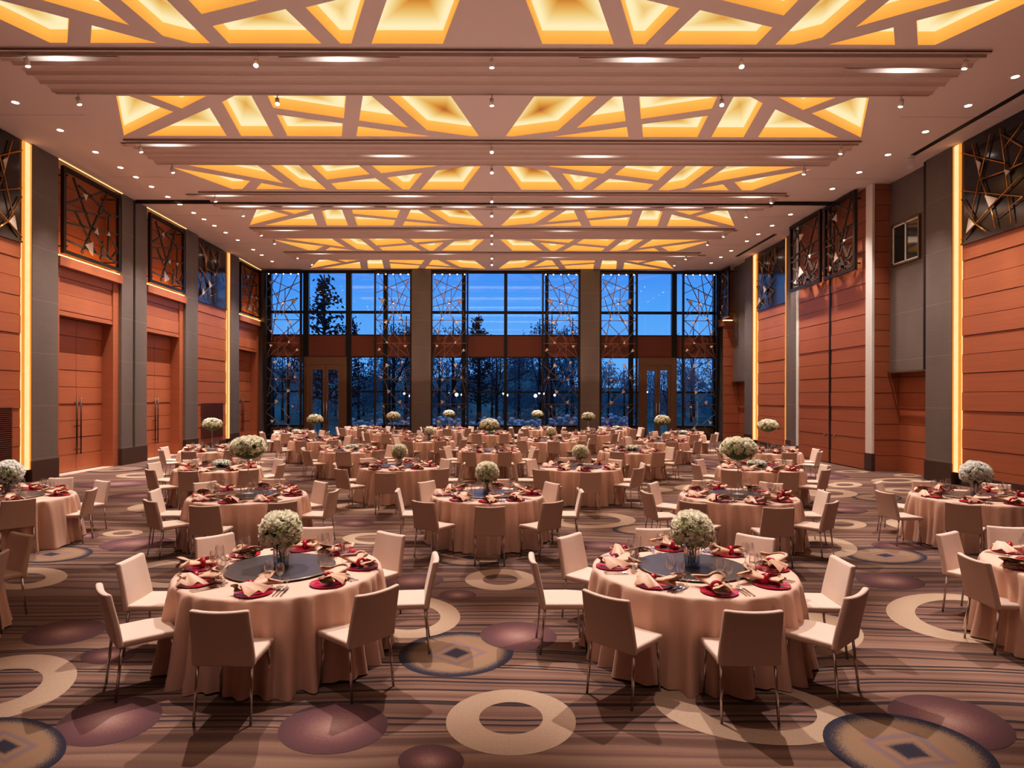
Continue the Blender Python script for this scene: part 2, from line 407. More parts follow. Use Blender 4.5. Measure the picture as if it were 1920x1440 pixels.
def coffer_mats():
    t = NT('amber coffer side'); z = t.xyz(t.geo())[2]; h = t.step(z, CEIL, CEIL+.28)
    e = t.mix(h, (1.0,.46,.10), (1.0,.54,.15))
    a = t.done(t.principled((.75,.45,.14), .7, 0, .1, emit=e, es=.48))  # sides glow a little too: the recess light is put into their emission
    t = NT('luminous coffer top'); at = t.n('ShaderNodeAttribute'); at.attribute_name = 'lit'; f = at.outputs['Fac']
    c = t.ramp(f, [(0, (.70,.24,.07)), (.28, (1.0,.45,.09)), (.62, (1.0,.66,.24)), (1, (1.0,.84,.48))])
    e = t.n('ShaderNodeEmission'); t.set(e.inputs[0], c); t.set(e.inputs[1], t.math('MULTIPLY_ADD', f, .40, .62))
    return a, t.done(e.outputs[0])
MS, MT = coffer_mats()
DEP = .27
for n, q in holes:
    if n == 0 and max(p[1] for p in q) < 11.0: continue
    sm = MB(); L = len(q)
    for i in range(L):
        a, b = q[i], q[(i+1) % L]
        sm.poly([(a[0],a[1],CEIL),(a[0],a[1],CEIL+DEP),(b[0],b[1],CEIL+DEP),(b[0],b[1],CEIL)], 0)
    side = sm.build('coffer', MS, ceiling)
    # luminous top: concentric rings, a hidden edge strip's falloff painted into the emission
    tm = MB(); cx = sum(p[0] for p in q)/L; cy = sum(p[1] for p in q)/L
    dmin = min(abs((q[(i+1)%L][0]-q[i][0])*(q[i][1]-cy)-(q[i][0]-cx)*(q[(i+1)%L][1]-q[i][1]))/max(1e-6, math.dist(q[i], q[(i+1)%L])) for i in range(L))
    lit = []
    fr = [0, .14, .28, .44, .62, .82, 1.0]; N = 2
    ring = []
    for i in range(L):
        for k in range(N): ring.append((q[i][0]+(q[(i+1)%L][0]-q[i][0])*k/N, q[i][1]+(q[(i+1)%L][1]-q[i][1])*k/N))
    for f in fr[:-1]:
        for p in ring: tm.v.append((p[0]+(cx-p[0])*f, p[1]+(cy-p[1])*f, CEIL+DEP)); lit.append(max(0, 1-max(0, dmin*f-.10)/.46))
    tm.v.append((cx, cy, CEIL+DEP)); lit.append(max(0, 1-max(0, dmin-.10)/.46)); K = len(ring)
    for a in range(len(fr)-2):
        for i in range(K): j = (i+1) % K; tm.face((a*K+i, (a+1)*K+i, (a+1)*K+j, a*K+j))
    for i in range(K): tm.face(((len(fr)-2)*K+i, len(tm.v)-1, (len(fr)-2)*K+(i+1) % K))
    me = tm.mesh('light_panel', MT); at = me.attributes.new('lit', 'FLOAT', 'POINT'); at.data.foreach_set('value', lit)
    link('light_panel', me, side)
# ribbed bands between the coffer panels
BANDS = [(12.83,14.72), (17.36,19.16), (21.78,23.72), (26.38,28.0), (30.72,32.4)]
BX = 10.1; M['slit'] = plain('band edge slit', (.10,.065,.05), .6)
def band_profile(y0, y1):
    w = y1-y0; P = [(y0, CEIL), (y0, CEIL-.05), (y0+.05, CEIL-.06), (y0+.07, CEIL-.02), (y0+.13, CEIL-.02), (y0+.15, CEIL-.08)]
    a, b = y0+.15, y1-.15; n = 4
    for k in range(n):
        ya, yb = a+(b-a)*k/n, a+(b-a)*(k+1)/n
        for f, z in ((.06,.075),(.10,.04),(.3,.02),(.55,.012),(.8,.028),(.93,.058),(1.0,.08)):
            P.append((ya+(yb-ya)*f, CEIL-z))
    P += [(y1-.13, CEIL-.02), (y1-.07, CEIL-.02), (y1-.05, CEIL-.06), (y1, CEIL-.05), (y1, CEIL)]
    return P
for n, (y0, y1) in enumerate(BANDS):
    P = band_profile(y0, y1); m = MB(); k = len(P)
    for x in (-BX, BX):
        for y, z in P: m.v.append((x, y, z))
    for i in range(k-1): m.face((i, k+i, k+i+1, i+1), 0, False)
    m.face(range(k), 0); m.face(range(k, 2*k)[::-1], 0)
    for yy in (y0+.1, y1-.1): m.box(-BX+.02, BX-.02, yy-.012, yy+.012, CEIL-.032, CEIL-.021, 1)
    for yy in (y0, y1): m.box(-BX, BX, yy-.008, yy+.006, CEIL-.050, CEIL-.028, 1)
    structure(m.build('trim_%d' % (n+1), [M['groovey'], M['slit']]))
mt_ = MB(); ytr = onx(252, 600, -WX)[1]
mt_.box(-WX+.05, WX-.4, ytr-.05, ytr+.05, CEIL-.115, CEIL-.002)
structure(mt_.build('partition_track', M['bronze']))
mt2 = MB()
for y in (15.9, 20.4, 24.7, 29.2):
    for s in (-1, 1): mt2.box(s*10.2, s*12.7, y-.006, y+.006, CEIL-.002, CEIL-.0005)
structure(mt2.build('ceiling_joint', plain('joint', (.36,.26,.21), .8)))

# ------------------------------------------------------------------ side walls
Bm = {}
def boards(m, s, x, y0, y1, z0, z1, h=.515, z_off=0.0, t=.06, gap=.014):
    """planks with open joints on a side wall whose face is at s*x, lying y0..y1"""
    m.box(s*(x+t), s*(x+t+.03), y0, y1, z0, z1, 1)
    k = math.floor((z0-z_off)/h); i = 0
    while True:
        a = max(z0, z_off+k*h); b = min(z1, z_off+(k+1)*h)
        if a >= z1-1e-4: break
        off = (0, .012, .004, .018)[k % 4]
        if b-a > .03: m.box(s*(x+off), s*(x+t), y0, y1, a+gap/2, b-gap/2, 0)
        k += 1
def boards_front(m, y, x0, x1, z0, z1, h=.515, gap=.014, t=.05):
    m.box(x0, x1, y+t, y+t+.02, z0, z1, 1); k = math.floor(z0/h)
    while k*h < z1:
        a, b = max(z0, k*h), min(z1, (k+1)*h)
        if b-a > .03: m.box(x0, x1, y+(0,.012,.004)[k % 3], y+t, a+gap/2, b-gap/2, 0)
        k += 1
WM = [M['wood'], M['groove']]
wl = structure(empty('wall_left')); wr = structure(empty('wall_right'))
for s, w in ((-1, wl), (1, wr)):
    m = MB(); m.box(s*13.75, s*14.0, YB, YF+.3, 0, CEIL); m.build('wall_backing', M['wood_dark'], w)
def pillar(w, s, y0, y1, seam=None, x=WX, z0=0.0, name='pillar'):
    m = MB()
    spans = [(y0, y1)] if seam is None else [(y0, seam-.07), (seam+.07, y1)]
    for a, b in spans: m.box(s*x, s*13.75, a, b, z0, CEIL)
    p = m.build(name, M['stone'], w)
    if seam is not None:
        m = MB(); m.box(s*(x+.06), s*13.7, seam-.07, seam+.07, z0, CEIL); m.build('seam', M['bronze'], w)
    if z0 == 0:
        m = MB(); m.box(s*(x-.03), s*(x+.2), y0-.02, y1+.02, 0, .58); m.build('plinth', M['plinth'], w)
# left wall
pillar(wl, -1, 17.74, 18.80); pillar(wl, -1, 22.03, 23.63, 22.8); pillar(wl, -1, 26.64, 27.75); pillar(wl, -1, 31.2, 32.26)
pillar(wl, -1, 13.2, 14.25)
# right wall
pillar(wr, 1, 17.74, 18.80); pillar(wr, 1, 26.70, 27.70); pillar(wr, 1, 31.33, 32.27); pillar(wr, 1, 13.2, 14.25)
# near parts of both walls, beside and behind the camera
for s, w in ((-1, wl), (1, wr)):
    m = MB(); boards(m, s, 12.95, YB, 13.2, 0, CEIL); m.build('wood_panelling', WM, w, 30)
# art bays: planks below the relief, light strips at both edges
ART = {}
for s, w, y0, y1 in ((-1,wl,14.25,17.44), (-1,wl,27.86,30.95), (1,wr,14.25,17.48), (1,wr,27.95,30.92)):
    m = MB(); boards(m, s, 12.95, y0, y1, 0, 6.64); m.build('wood_panelling', WM, w, 30)
    m = MB(); m.box(s*12.93, s*13.0, y0, y1, 0, .3); m.build('plinth', M['plinth'], w)
for y0, y1 in ((14.6,17.1), (28.3,30.5)):                      # return-air grilles low on the left planks
    m = MB(); m.box(-12.945, -12.94, y0, y1, .5, 2.1, 1)
    z = .53
    while z < 2.08: m.box(-12.94, -12.915, y0+.03, y1-.03, z, z+.03, 0); z += .055
    for a, b in ((y0, y0+.04), (y1-.04, y1)): m.box(-12.94, -12.91, a, b, .5, 2.1, 0)
    g = m.build('air_grille', [M['wood_band'], M['groove']])
    tag(g, 'brown slatted air grille low on the wood wall ' + ('beside the far glowing strip' if y0 > 20 else 'at the edge of the picture'), 'air grille')
# light strips
def strip(s, y0, y1, x, label, mat='strip', z0=.35):
    m = MB(); k = 40; rng = random.Random(int(y0*10)+s)
    # rough-edged stone strip
    e0 = [y0+rng.uniform(-.012,.012) for _ in range(k+1)]; e1 = [y1+rng.uniform(-.012,.012) for _ in range(k+1)]
    for i in range(k):
        a, b = z0+(CEIL-.03-z0)*i/k, z0+(CEIL-.03-z0)*(i+1)/k
        X = s*x
        m.poly([(X,e0[i],a),(X,e1[i],a),(X,e1[i+1],b),(X,e0[i+1],b)][::s], 0)
        m.poly([(X,e0[i],a),(X,e0[i+1],b),(X+s*.1,e0[i+1],b),(X+s*.1,e0[i],a)][::s], 0)
        m.poly([(X,e1[i],a),(X,e1[i+1],b),(X+s*.1,e1[i+1],b),(X+s*.1,e1[i],a)][::-s], 0)
    if mat == 'strip':                               # amber edges
        for e, q in ((y0-.015, y0+.02), (y1-.03, y1+.015)): m.box(s*(x-.012), s*(x+.05), e, q, z0, CEIL-.03, 1)
    tag(m.build('light_strip', [M[mat], M['strip_o']]), label, 'light strip')
strip(-1, 17.46, 17.72, 12.88, 'tall glowing onyx strip between near wood panelling and first stone pillar')
strip(-1, 27.76, 27.85, 12.90, 'thin amber strip before the far blue panel beside second double doors', 'strip_o')
strip(-1, 30.96, 31.18, 12.88, 'tall glowing strip after the far blue relief, nearest the last wood doors')
strip(1, 17.49, 17.72, 12.88, 'tall glowing onyx strip beside the stone pillar under the sliding booth window')
strip(1, 27.72, 27.94, 12.90, 'thin amber strip between blue relief and stone pillar by the operable wall', 'strip_o')
strip(1, 30.93, 31.3, 12.88, 'tall glowing strip at the window side of the far blue relief, operable wall side')
# cove lights along the top of the left wall bays
m = MB()
for a, b in ((18.85,22.0),(23.65,26.6),(32.3,35.3)): pass
def covel(y0, y1):
    m = MB(); m.box(-12.86, -12.83, y0, y1, CEIL-.022, CEIL-.004); return m
for a, b, l in ((18.8,22.05,'first'),(23.6,26.66,'second'),(32.25,35.3,'third')):
    tag(covel(a, b).build('cove_strip', M['cove']), 'thin warm cove light along the ceiling above the %s lattice screen bay of doors' % l, 'cove light')

# door bays on the left
NICHE = []
def door_bay(i, y0, y1, word):
    jw = .32; X = 12.95; XD = 13.32; oy0, oy1 = y0+.18, y1-jw; DZ = 4.85
    m = MB()
    for a, b in ((y0, oy0), (oy1, y1)): m.box(-X, -13.74, a, b, 0, 6.3, 0)
    m.box(-X-.02, -13.74, oy0, oy1, DZ, DZ+.06, 0)
    m.build('door_jamb', WM, wl)
    m = MB(); boards(m, -1, X+.03, oy0, oy1, DZ+.06, 6.3, .5); m.build('wood_panelling', WM, wl, 30)
    # ledge with a hidden strip, niche above
    m = MB(); m.box(-12.80, -13.74, y0, y1, 6.30, 6.58, 0); m.build('ledge', WM, wl)
    m = MB(); boards(m, -1, 13.38, y0, y1, 6.58, CEIL, .5); m.box(-12.97, -13.4, y0, y0+.1, 6.58, CEIL); m.box(-12.97, -13.4, y1-.1, y1, 6.58, CEIL)
    m.build('niche', WM, wl, 30)
    m = MB(); m.box(-12.88, -12.98, y0+.05, y1-.05, 6.585, 6.63)
    tag(m.build('ledge_light', M['uplight']), 'warm light strip on the ledge under the %s lattice screen' % word, 'light strip'); NICHE.append((y0, y1))
    m = MB(); m.box(-XD, -13.74, oy0, oy1, 0, .004); 
    d = structure(empty('door_%d' % i)); mid = (oy0+oy1)/2
    for a, b, hs in ((oy0+.005, mid-.008, 1), (mid+.008, oy1-.005, -1)):
        lm = MB(); boards(lm, -1, XD, a, b, .02, DZ-.02, .535, .02); lf = lm.build('leaf', WM, d, 30)
        hy = mid-hs*.1
        hm = MB(); hm.tube((-XD+.09, hy, .55), (-XD+.09, hy, 2.35), .02, n=8)
        for z in (.7, 1.45, 2.2): hm.tube((-XD+.09, hy, z), (-XD-.01, hy, z), .012, n=6)
        h = hm.build('handle', M['bronze'], lf); h['label'] = 'long dark bar handle'
    th = MB(); th.box(-12.9, -XD, oy0, oy1, 0, .012); th.build('threshold', plain('threshold', (.55,.42,.34), .4), d)
    return y0, y1
LB_ = [(18.82,22.02), (23.65,26.63), (32.28,35.36)]
for i, (a, b) in enumerate(LB_): door_bay(i+1, a, b, ('first','second','third')[i])

# right side: booth over a recess, and the operable wall block
def booth(y0, y1, z0, label):
    m = MB(); m.box(13.08, 13.74, y0, y1, z0, CEIL); b = m.build('booth', M['stone'], wr)
    m = MB(); boards(m, 1, 13.40, y0, y1, 0, z0, .515); m.build('wood_panelling', WM, wr, 30)
    m = MB(); m.box(13.0, 13.05, y0, y1, z0-.05, z0); m.build('edge_trim', M['tan_metal'], wr)
booth(18.97, 20.90, 3.27, 'near'); booth(32.27, 34.40, 3.30, 'far')
m = MB(); m.box(12.88, 13.7, 18.80, 18.95, 3.27, CEIL); m.build('seam', M['bronze'], wr)
BLK = 12.5; OY0, OY1 = 20.86, 26.05
m = MB(); boards_front(m, OY0, BLK+.06, 13.74, 0, CEIL, .515); m.build('wood_panelling', WM, wr, 30)
m = MB(); m.box(BLK-.02, BLK+.06, OY0-.02, OY0+.34, .58, CEIL); m.build('white_column', M['white'], wr)
m = MB(); m.box(BLK-.04, BLK+.08, OY0-.04, OY0+.36, 0, .58); m.build('plinth', M['plinth'], wr)
m = MB(); m.box(BLK-.01, BLK+.05, OY1-.2, OY1, .45, CEIL); m.build('white_column', M['white'], wr)
m = MB(); m.box(BLK+.05, 13.74, OY1-.2, OY1+.6, 0, CEIL); m.build('return', M['stone'], wr)
d = structure(empty('door_4'))
for a, b in ((OY0+.35, 23.40), (23.52, OY1-.21)):
    lm = MB(); boards(lm, 1, BLK, a, b, .02, CEIL, .52, .02); lf = lm.build('leaf', WM, d, 30)
    hy = b-.28 if a < 22 else a+.28
    km = MB(); km.tube((BLK-.035, hy, 1.05), (BLK+.01, hy, 1.05), .045, n=10); km.build('handle', M['chrome'], lf)
m = MB(); m.box(BLK-.01, BLK+.1, 23.40, 23.52, 0, CEIL); m.build('center_post', M['bronze'], d)
# far block on the right by the windows
m = MB(); boards_front(m, 34.42, 12.55, 13.74, 0, 6.3, .515); m.build('wood_panelling', WM, wr, 30)
m = MB(); m.box(12.50, 13.74, 34.36, 35.38, 6.30, 6.58); m.build('ledge', WM, wr)
m = MB(); boards_front(m, 35.0, 12.5, 13.74, 6.58, CEIL, .515); m.build('niche', WM, wr, 30)
m = MB(); m.box(12.55, 13.05, 34.42, 34.52, 6.585, 6.63)
tag(m.build('ledge_light', M['uplight']), 'short warm light strip on the ledge in the corner by the windows', 'light strip')
# booth window
y0, y1 = onx(1676, 450, 13.08)[1], onx(1725, 450, 13.08)[1]
y0, y1 = min(y0, y1), max(y0, y1)
w1 = structure(empty('window_1'))
z0w, z1w = 6.72, 7.98; X = 13.05
m = MB()
for a, b, c, e in ((y0,y1,z0w-.05,z0w),(y0,y1,z1w,z1w+.05),(y0-.05,y0,z0w-.05,z1w+.05),(y1,y1+.05,z0w-.05,z1w+.05)): m.box(X-.04, X+.05, a, b, c, e)
m.build('frame', M['tan_metal'], w1)
m = MB(); q = (y0+y1)/2
for a, b in ((y0, y0+.05), (q-.03, q+.03), (y1-.05, y1)): m.box(X-.01, X+.04, a, b, z0w, z1w)
for a, b in ((z0w, z0w+.05), (z1w-.05, z1w)): m.box(X-.01, X+.04, y0, y1, a, b)
m.build('sash', M['white'], w1)
m = MB(); m.box(X+.012, X+.02, y0, y1, z0w, z1w); m.build('pane', plain('dark booth glass', (.02,.03,.03), .05, 0, .8), w1)
# back wall behind the camera
m = MB(); m.box(-14, 14, YB-.3, YB, 0, CEIL); structure(m.build('wall_back', M['wood']))
# slot diffusers in the ceiling on the right
for a, b, l in ((14.3,18.4,'nearest the camera above the big relief panel'), (27.3,31.6,'above the far blue relief panel')):
    m = MB(); m.box(12.1, 12.26, a, b, CEIL-.012, CEIL-.001)
    tag(m.build('air_vent', M['black']), 'long black air slot in the ceiling, ' + l, 'air slot')
# coil fitting hanging from the ceiling
m = MB(); cx_, cy_, _ = onz(1707, 292, CEIL); pts = []
for i in range(97):
    t = i/96; a = t*6*2*PI; pts.append((cx_+.085*math.cos(a), cy_+.085*math.sin(a), CEIL-.03-.36*t))
for i in range(96): m.tube(pts[i], pts[i+1], .011, n=5, cap=False)
m.tube((cx_,cy_,CEIL),(cx_,cy_,CEIL-.05),.1,n=12)
tag(m.build('hanging_coil', M['white']), 'small white coil fitting hanging from the ceiling near the booth window', 'ceiling fitting')

# ------------------------------------------------------------------ glass wall
def gx(px): return ony(px, 650, YF)[0]
def gz(py, px=922): return ony(px, py, YF)[2]
ZT, Z1, Z2, Z3, Z4, Z5 = CEIL, gz(586), gz(629), gz(670), gz(735), gz(799)
w2 = structure(empty('window_2'))
mull = [(497,509),(569,579),(649,659),(719,727),(866,873),(945,951),(1022,1028),(1179,1187),(1259,1268),(1337,1346)]
for a, b in mull:
    m = MB(); m.box(gx(a), gx(b), YF-.1, YF+.16, 0, ZT); m.build('mullion', M['mullion'], w2)
for z, h in ((Z1,.14),(Z2,.06),(Z3,.06),(Z4,.09),(Z5,.10)):
    m = MB()
    segs = [(gx(497), gx(1347))] if z > Z3+.1 or z in (Z2, Z3) else [(gx(497),gx(572)),(gx(651),gx(1197)),(gx(1267),gx(1347))]
    for a, b in segs: m.box(a, b, YF-.07, YF+.1, z-h/2, z+h/2)
    m.build('transom', M['mullion'], w2)
m = MB(); m.box(gx(495), gx(1348), YF-.05, YF+.02, Z3, Z2); m.build('wood_band', M['wood_band'], w2)
m = MB()
for a, b in ((gx(497),gx(572)),(gx(651),gx(1197)),(gx(1267),gx(1347))): m.box(a, b, YF-.06, YF+.1, 0, Z5)
m.build('sill', M['tan_metal'], w2)
for z0_, z1_, segs in ((Z2,ZT,[(497,1347)]), (Z5,Z3,[(497,572),(651,1197),(1267,1347)])):
    for a, b in segs:
        m = MB(); m.poly([(gx(a),YF+.03,z0_),(gx(b),YF+.03,z0_),(gx(b),YF+.03,z1_),(gx(a),YF+.03,z1_)]); m.build('pane', M['pane'], w2)
m = MB(); m.box(-14, gx(497), YF, YF+.3, 0, CEIL); m.box(gx(1346), 14, YF, YF+.3, 0, CEIL); structure(m.build('wall_window', M['stone']))
m = MB(); m.box(-14, 14, YF-.12, YF+.3, CEIL-.1, CEIL); structure(m.build('trim_6', M['bronze']))
# stone columns between the window bays
for a, b in ((772,808),(1088,1124)):
    m = MB(); m.box(gx(a)*.985, gx(b)*.985, YF-.6, YF+.05, 0, CEIL); structure(m.build('column', M['stone']))
# glazed double doors
def glass_door(i, a, b):
    d = structure(empty('door_%d' % i)); x0, x1 = gx(a), gx(b); z1 = Z3; mid = (x0+x1)/2
    m = MB(); m.box(x0, x0+.33, YF-.12, YF+.06, 0, z1); m.box(x1-.33, x1, YF-.12, YF+.06, 0, z1); m.box(x0+.33, x1-.33, YF-.12, YF+.06, z1-.42, z1)
    m.build('frame', M['tan_metal'], d)
    for p, q, hs in ((x0+.33, mid-.01, 1), (mid+.01, x1-.33, -1)):
        m = MB(); zt = z1-.42
        m.box(p, p+.14, YF-.08, YF+.02, .02, zt); m.box(q-.14, q, YF-.08, YF+.02, .02, zt)
        m.box(p+.14, q-.14, YF-.08, YF+.02, zt-.3, zt); m.box(p+.14, q-.14, YF-.08, YF+.02, .02, .3)
        lf = m.build('leaf', M['tan_metal'], d)
        m = MB(); m.poly([(p+.14,YF-.03,.3),(q-.14,YF-.03,.3),(q-.14,YF-.03,zt-.3),(p+.14,YF-.03,zt-.3)]); m.build('pane', M['pane'], lf)
        hx = (q-.07) if hs == 1 else (p+.07)
        m = MB(); m.tube((hx,YF-.14,.9),(hx,YF-.14,2.1),.018,n=6); m.tube((hx,YF-.14,1.0),(hx,YF-.07,1.0),.01,n=5); m.tube((hx,YF-.14,2.0),(hx,YF-.07,2.0),.01,n=5)
        m.build('handle', M['chrome'], lf)
glass_door(5, 571, 651); glass_door(6, 1197, 1268)
# ------------------------------------------------------------------ lattice screens before the glass wall
LAT = [(610,65,505,190),(640,62,545,560),(775,62,600,370),(515,95,797,200),(505,240,797,118),(520,110,690,420),(530,235,592,400),(505,305,775,240),
 (665,165,660,345),(630,250,797,395),(720,262,775,360),(775,240,630,370),(505,405,797,405),(600,385,505,470),(570,430,700,545),(505,455,552,515),
 (797,398,600,545),(670,370,742,500),(505,578,797,578),(797,470,560,725),(548,588,512,670),(605,590,610,690),(650,610,690,682),(690,682,797,625),
 (505,690,655,580),(570,725,600,790),(505,760,640,870),(640,800,560,738),(700,735,797,880),(692,845,700,740),(505,848,797,848),(797,742,505,975),
 (555,762,515,985),(535,895,640,1000),(690,945,722,860),(690,938,560,1060),(505,1035,797,1035),(590,1010,505,1095),(730,1060,700,1230),(640,1070,705,1145),
 (505,1105,625,1185),(797,1042,640,1192),(660,1175,740,1235),(505,1205,562,1168),(700,1205,650,1298),(700,1205,797,1292),(505,1275,605,1240),(760,848,797,1000),(620,1185,530,1298)]
TRI = [(545,120,30),(715,160,22),(598,215,28),(735,262,45),(648,280,20),(588,390,24),(712,422,34),(548,492,22),(700,572,26),(545,598,26),(768,628,28),(570,725,30),
 (703,745,36),(752,833,26),(590,853,28),(690,940,34),(588,1020,34),(730,1055,24),(555,1165,38),(703,1215,38),(625,1275,36)]
def inlay(o, u, v, size, rng, parent, M2, nrm):
    m = MB(); a0 = rng.uniform(0, 6.28); pts = []
    for k in range(3):
        a = a0+k*2.1+rng.uniform(-.35,.35); r = size*rng.uniform(.8,1.15); pts.append(M2(u+r*math.cos(a), v+r*math.sin(a)))
    n = len(m.v); d = Vector(nrm)*.012
    m.v += [tuple(Vector(p)+d) for p in pts]+[tuple(Vector(p)-d) for p in pts]
    m.face((n,n+1,n+2)); m.face((n+5,n+4,n+3))
    for i in range(3): j = (i+1) % 3; m.face((n+i,n+3+i,n+3+j,n+j))
    m.build('glass_inlay', M['glasstri'], parent)
SY = YF-.42
def sx(px): return ony(px, 650, SY)[0]
scr = [(497,566,0,'tall bronze lattice screen in the window corner by the third wood doors'),
       (702,772,1,'tall bronze lattice screen at the near window column, glass door side'),
       (808,878,0,'tall bronze lattice screen between the first stone window column and the middle mullion'),
       (1016,1087,1,'tall bronze lattice screen between middle mullion and second stone window column'),
       (1124,1195,0,'tall bronze lattice screen beside the glass doors near the operable wall'),
       (1279,1345,1,'tall bronze lattice screen in the window corner by the far booth')]
scr[1] = (702,772,1,'tall bronze lattice screen between first glass doors and first stone window column')
for k, (a, b, mir, lab) in enumerate(scr):
    x0, x1 = sx(a), sx(b); W = x1-x0; H = CEIL-.14
    t = thing('lattice_screen', lab, 'lattice screen', (x0, SY, 0), group='tall lattice screens along the glass wall')
    m = MB()
    for p, q in ((0,.09),(W-.09,W)): m.box(p, q, -.11, .05, 0, H)
    m.box(.09, W-.09, -.11, .05, H-.12, H); m.box(.09, W-.09, -.06, .03, 0, .08)
    m.build('frame', M['bronze'], t)
    def P(x, y):
        u = (x-505)/292; v = 1-(y-58)/1242
        if mir: u = 1-u
        return (.09+u*(W-.18), 0, .08+v*(H-.2))
    m = MB()
    for (xa,ya,xb,yb) in LAT: m.bar(P(xa,ya), P(xb,yb), .031, .05, (0,1,0))
    m.build('lattice', M['bronze_lit'], t)
    rng = random.Random(40+mir)
    for (x, y, s_) in TRI:
        c = P(x, y)
        inlay(None, c[0], c[2], s_/292*(W-.18)*.62, rng, t, lambda u, v: (u, -.03, v), (0,1,0))
    for i in range(5):
        xx = W*(i+.5)/5
        m = MB(); m.lathe([(0,0),(.03,0),(.034,.03),(.034,.05),(0,.05)], 10, o=(xx,-.03,H-.17)); m.build('lamp', M['lamp_dim'], t)

# lattice screens on the side walls
WL = [((.14,.97),(.44,.46)),((.44,.46),(.84,.08)),((.77,.97),(.29,.03)),((.24,.9),(.82,.72)),((.82,.72),(.80,.1)),((0,.58),(.68,.98)),((0,.51),(1,.74)),((0,.35),(1,.48)),
      ((.18,.54),(.55,.1)),((0,.13),(1,.08)),((.70,.30),(.65,.03)),((.82,.40),(1,.25)),((.84,.08),(1,.25))]
WT = [(.44,.14,.11),(.55,.40,.05),(.34,.80,.05),(.80,.42,.04)]
WLr = [((.10,.97),(.52,.30)),((.52,.30),(.35,.02)),((.9,.97),(.45,.48)),((.45,.48),(.15,.05)),((0,.62),(1,.52)),((0,.42),(1,.44)),((.02,.78),(.6,.98)),((.6,.98),(1,.72)),
       ((.3,.02),(.95,.34)),((0,.2),(.5,.02)),((.62,.02),(.75,.46)),((.1,.3),(.35,.02)),((.7,.98),(.72,.02)),((.05,.02),(1,.13)),((.2,.6),(.62,.02))]
WTr = [(.62,.80,.10),(.3,.42,.05),(.62,.22,.11),(.82,.1,.06)]
def wall_lattice(s, x, y0, y1, z0, z1, lab, L, T, seed):
    t = thing('lattice_screen', lab, 'lattice screen', (s*x, y0, z0), group='lattice screens high on the side walls')
    W, H = y1-y0, z1-z0; m = MB(); e = .12
    for a, b in ((0,e),(W-e,W)): m.box(-.05, .05, a, b, 0, H)
    for a, b in ((0,e),(H-e,H)): m.box(-.05, .05, e, W-e, a, b)
    for yy in (.25, W-.25):
        for zz in (H*.1, H*.92): m.box(0, s*.5, yy-.02, yy+.02, zz-.02, zz+.02)
    m.build('frame', M['bronze'], t)
    P = lambda u, v: (0, e+u*(W-2*e), e+v*(H-2*e))
    m = MB()
    for a, b in L: m.bar(P(*a), P(*b), .062, .05, (1,0,0))
    m.build('lattice', M['bronze_bar'], t)
    rng = random.Random(seed)
    for u, v, r in T:
        c = P(u, v); inlay(None, c[1], c[2], r*W*.9, rng, t, lambda a, b: (-s*.03, a, b), (1,0,0))
for (a, b), wd in zip(LB_, ('first double doors, nearest the camera', 'second double doors', 'third double doors by the windows')):
    wall_lattice(-1, 12.90, a+.22, b-.05, 6.70, 9.33, 'square dark lattice screen over the glowing ledge above the '+wd, WL, WT, int(a*10))
wall_lattice(1, 12.22, 20.86+.45, 23.34, 6.72, 9.40, 'dark lattice screen on the operable wall panel beside the white column', WLr, WTr, 5)
wall_lattice(1, 12.22, 23.58, 26.0, 6.72, 9.40, 'dark lattice screen on the operable wall panel farther from the white column', WLr, WTr, 6)
wall_lattice(1, 12.52, 33.5, 35.0, 6.70, 9.33, 'narrow dark lattice screen in the corner between far booth and windows', WLr, WTr, 8)

# branch reliefs above the planks
ARTS = [(1440,440,1785,505),(1538,355,1600,610),(1600,610,1680,840),(1680,840,1715,1015),(1675,285,1595,620),(1595,620,1500,1030),(1748,245,1785,510),(1785,510,1805,690),
        (1760,290,1920,385),(1920,200,1770,400),(1610,625,1790,560),(1790,560,1920,500),(1920,380,1830,560),(1440,720,1920,755),(1440,785,1570,965),(1570,965,1645,1040),
        (1450,1100,1660,850),(1660,850,1920,580),(1810,750,1835,980),(1920,755,1700,930)]
ARTT = [((1640,745),(1740,765),(1675,835)),((1520,915),(1560,965),(1500,1030)),((1575,480),(1610,500),(1595,565)),((1785,550),(1830,560),(1800,600))]
def wpt(x, y):                                    # relief coordinates: metres from the far edge, height
    p = onx(1440+x/4, 180+y/4, 12.9); return (17.48-p[1], p[2])
AL = [(*wpt(a,b), *wpt(c,d)) for a,b,c,d in ARTS]
AL += [(w_+1.75 if w_ < 1.0 else w_+1.2, z, x_+1.5, z2+.3) for (w_, z, x_, z2) in AL[1:8:3]]
AL = [tuple(min(max(c, .08 if i % 2 == 0 else 6.75), 3.05 if i % 2 == 0 else 9.3) for i, c in enumerate(l)) for l in AL]
AT = [[wpt(*p) for p in t] for t in ARTT]
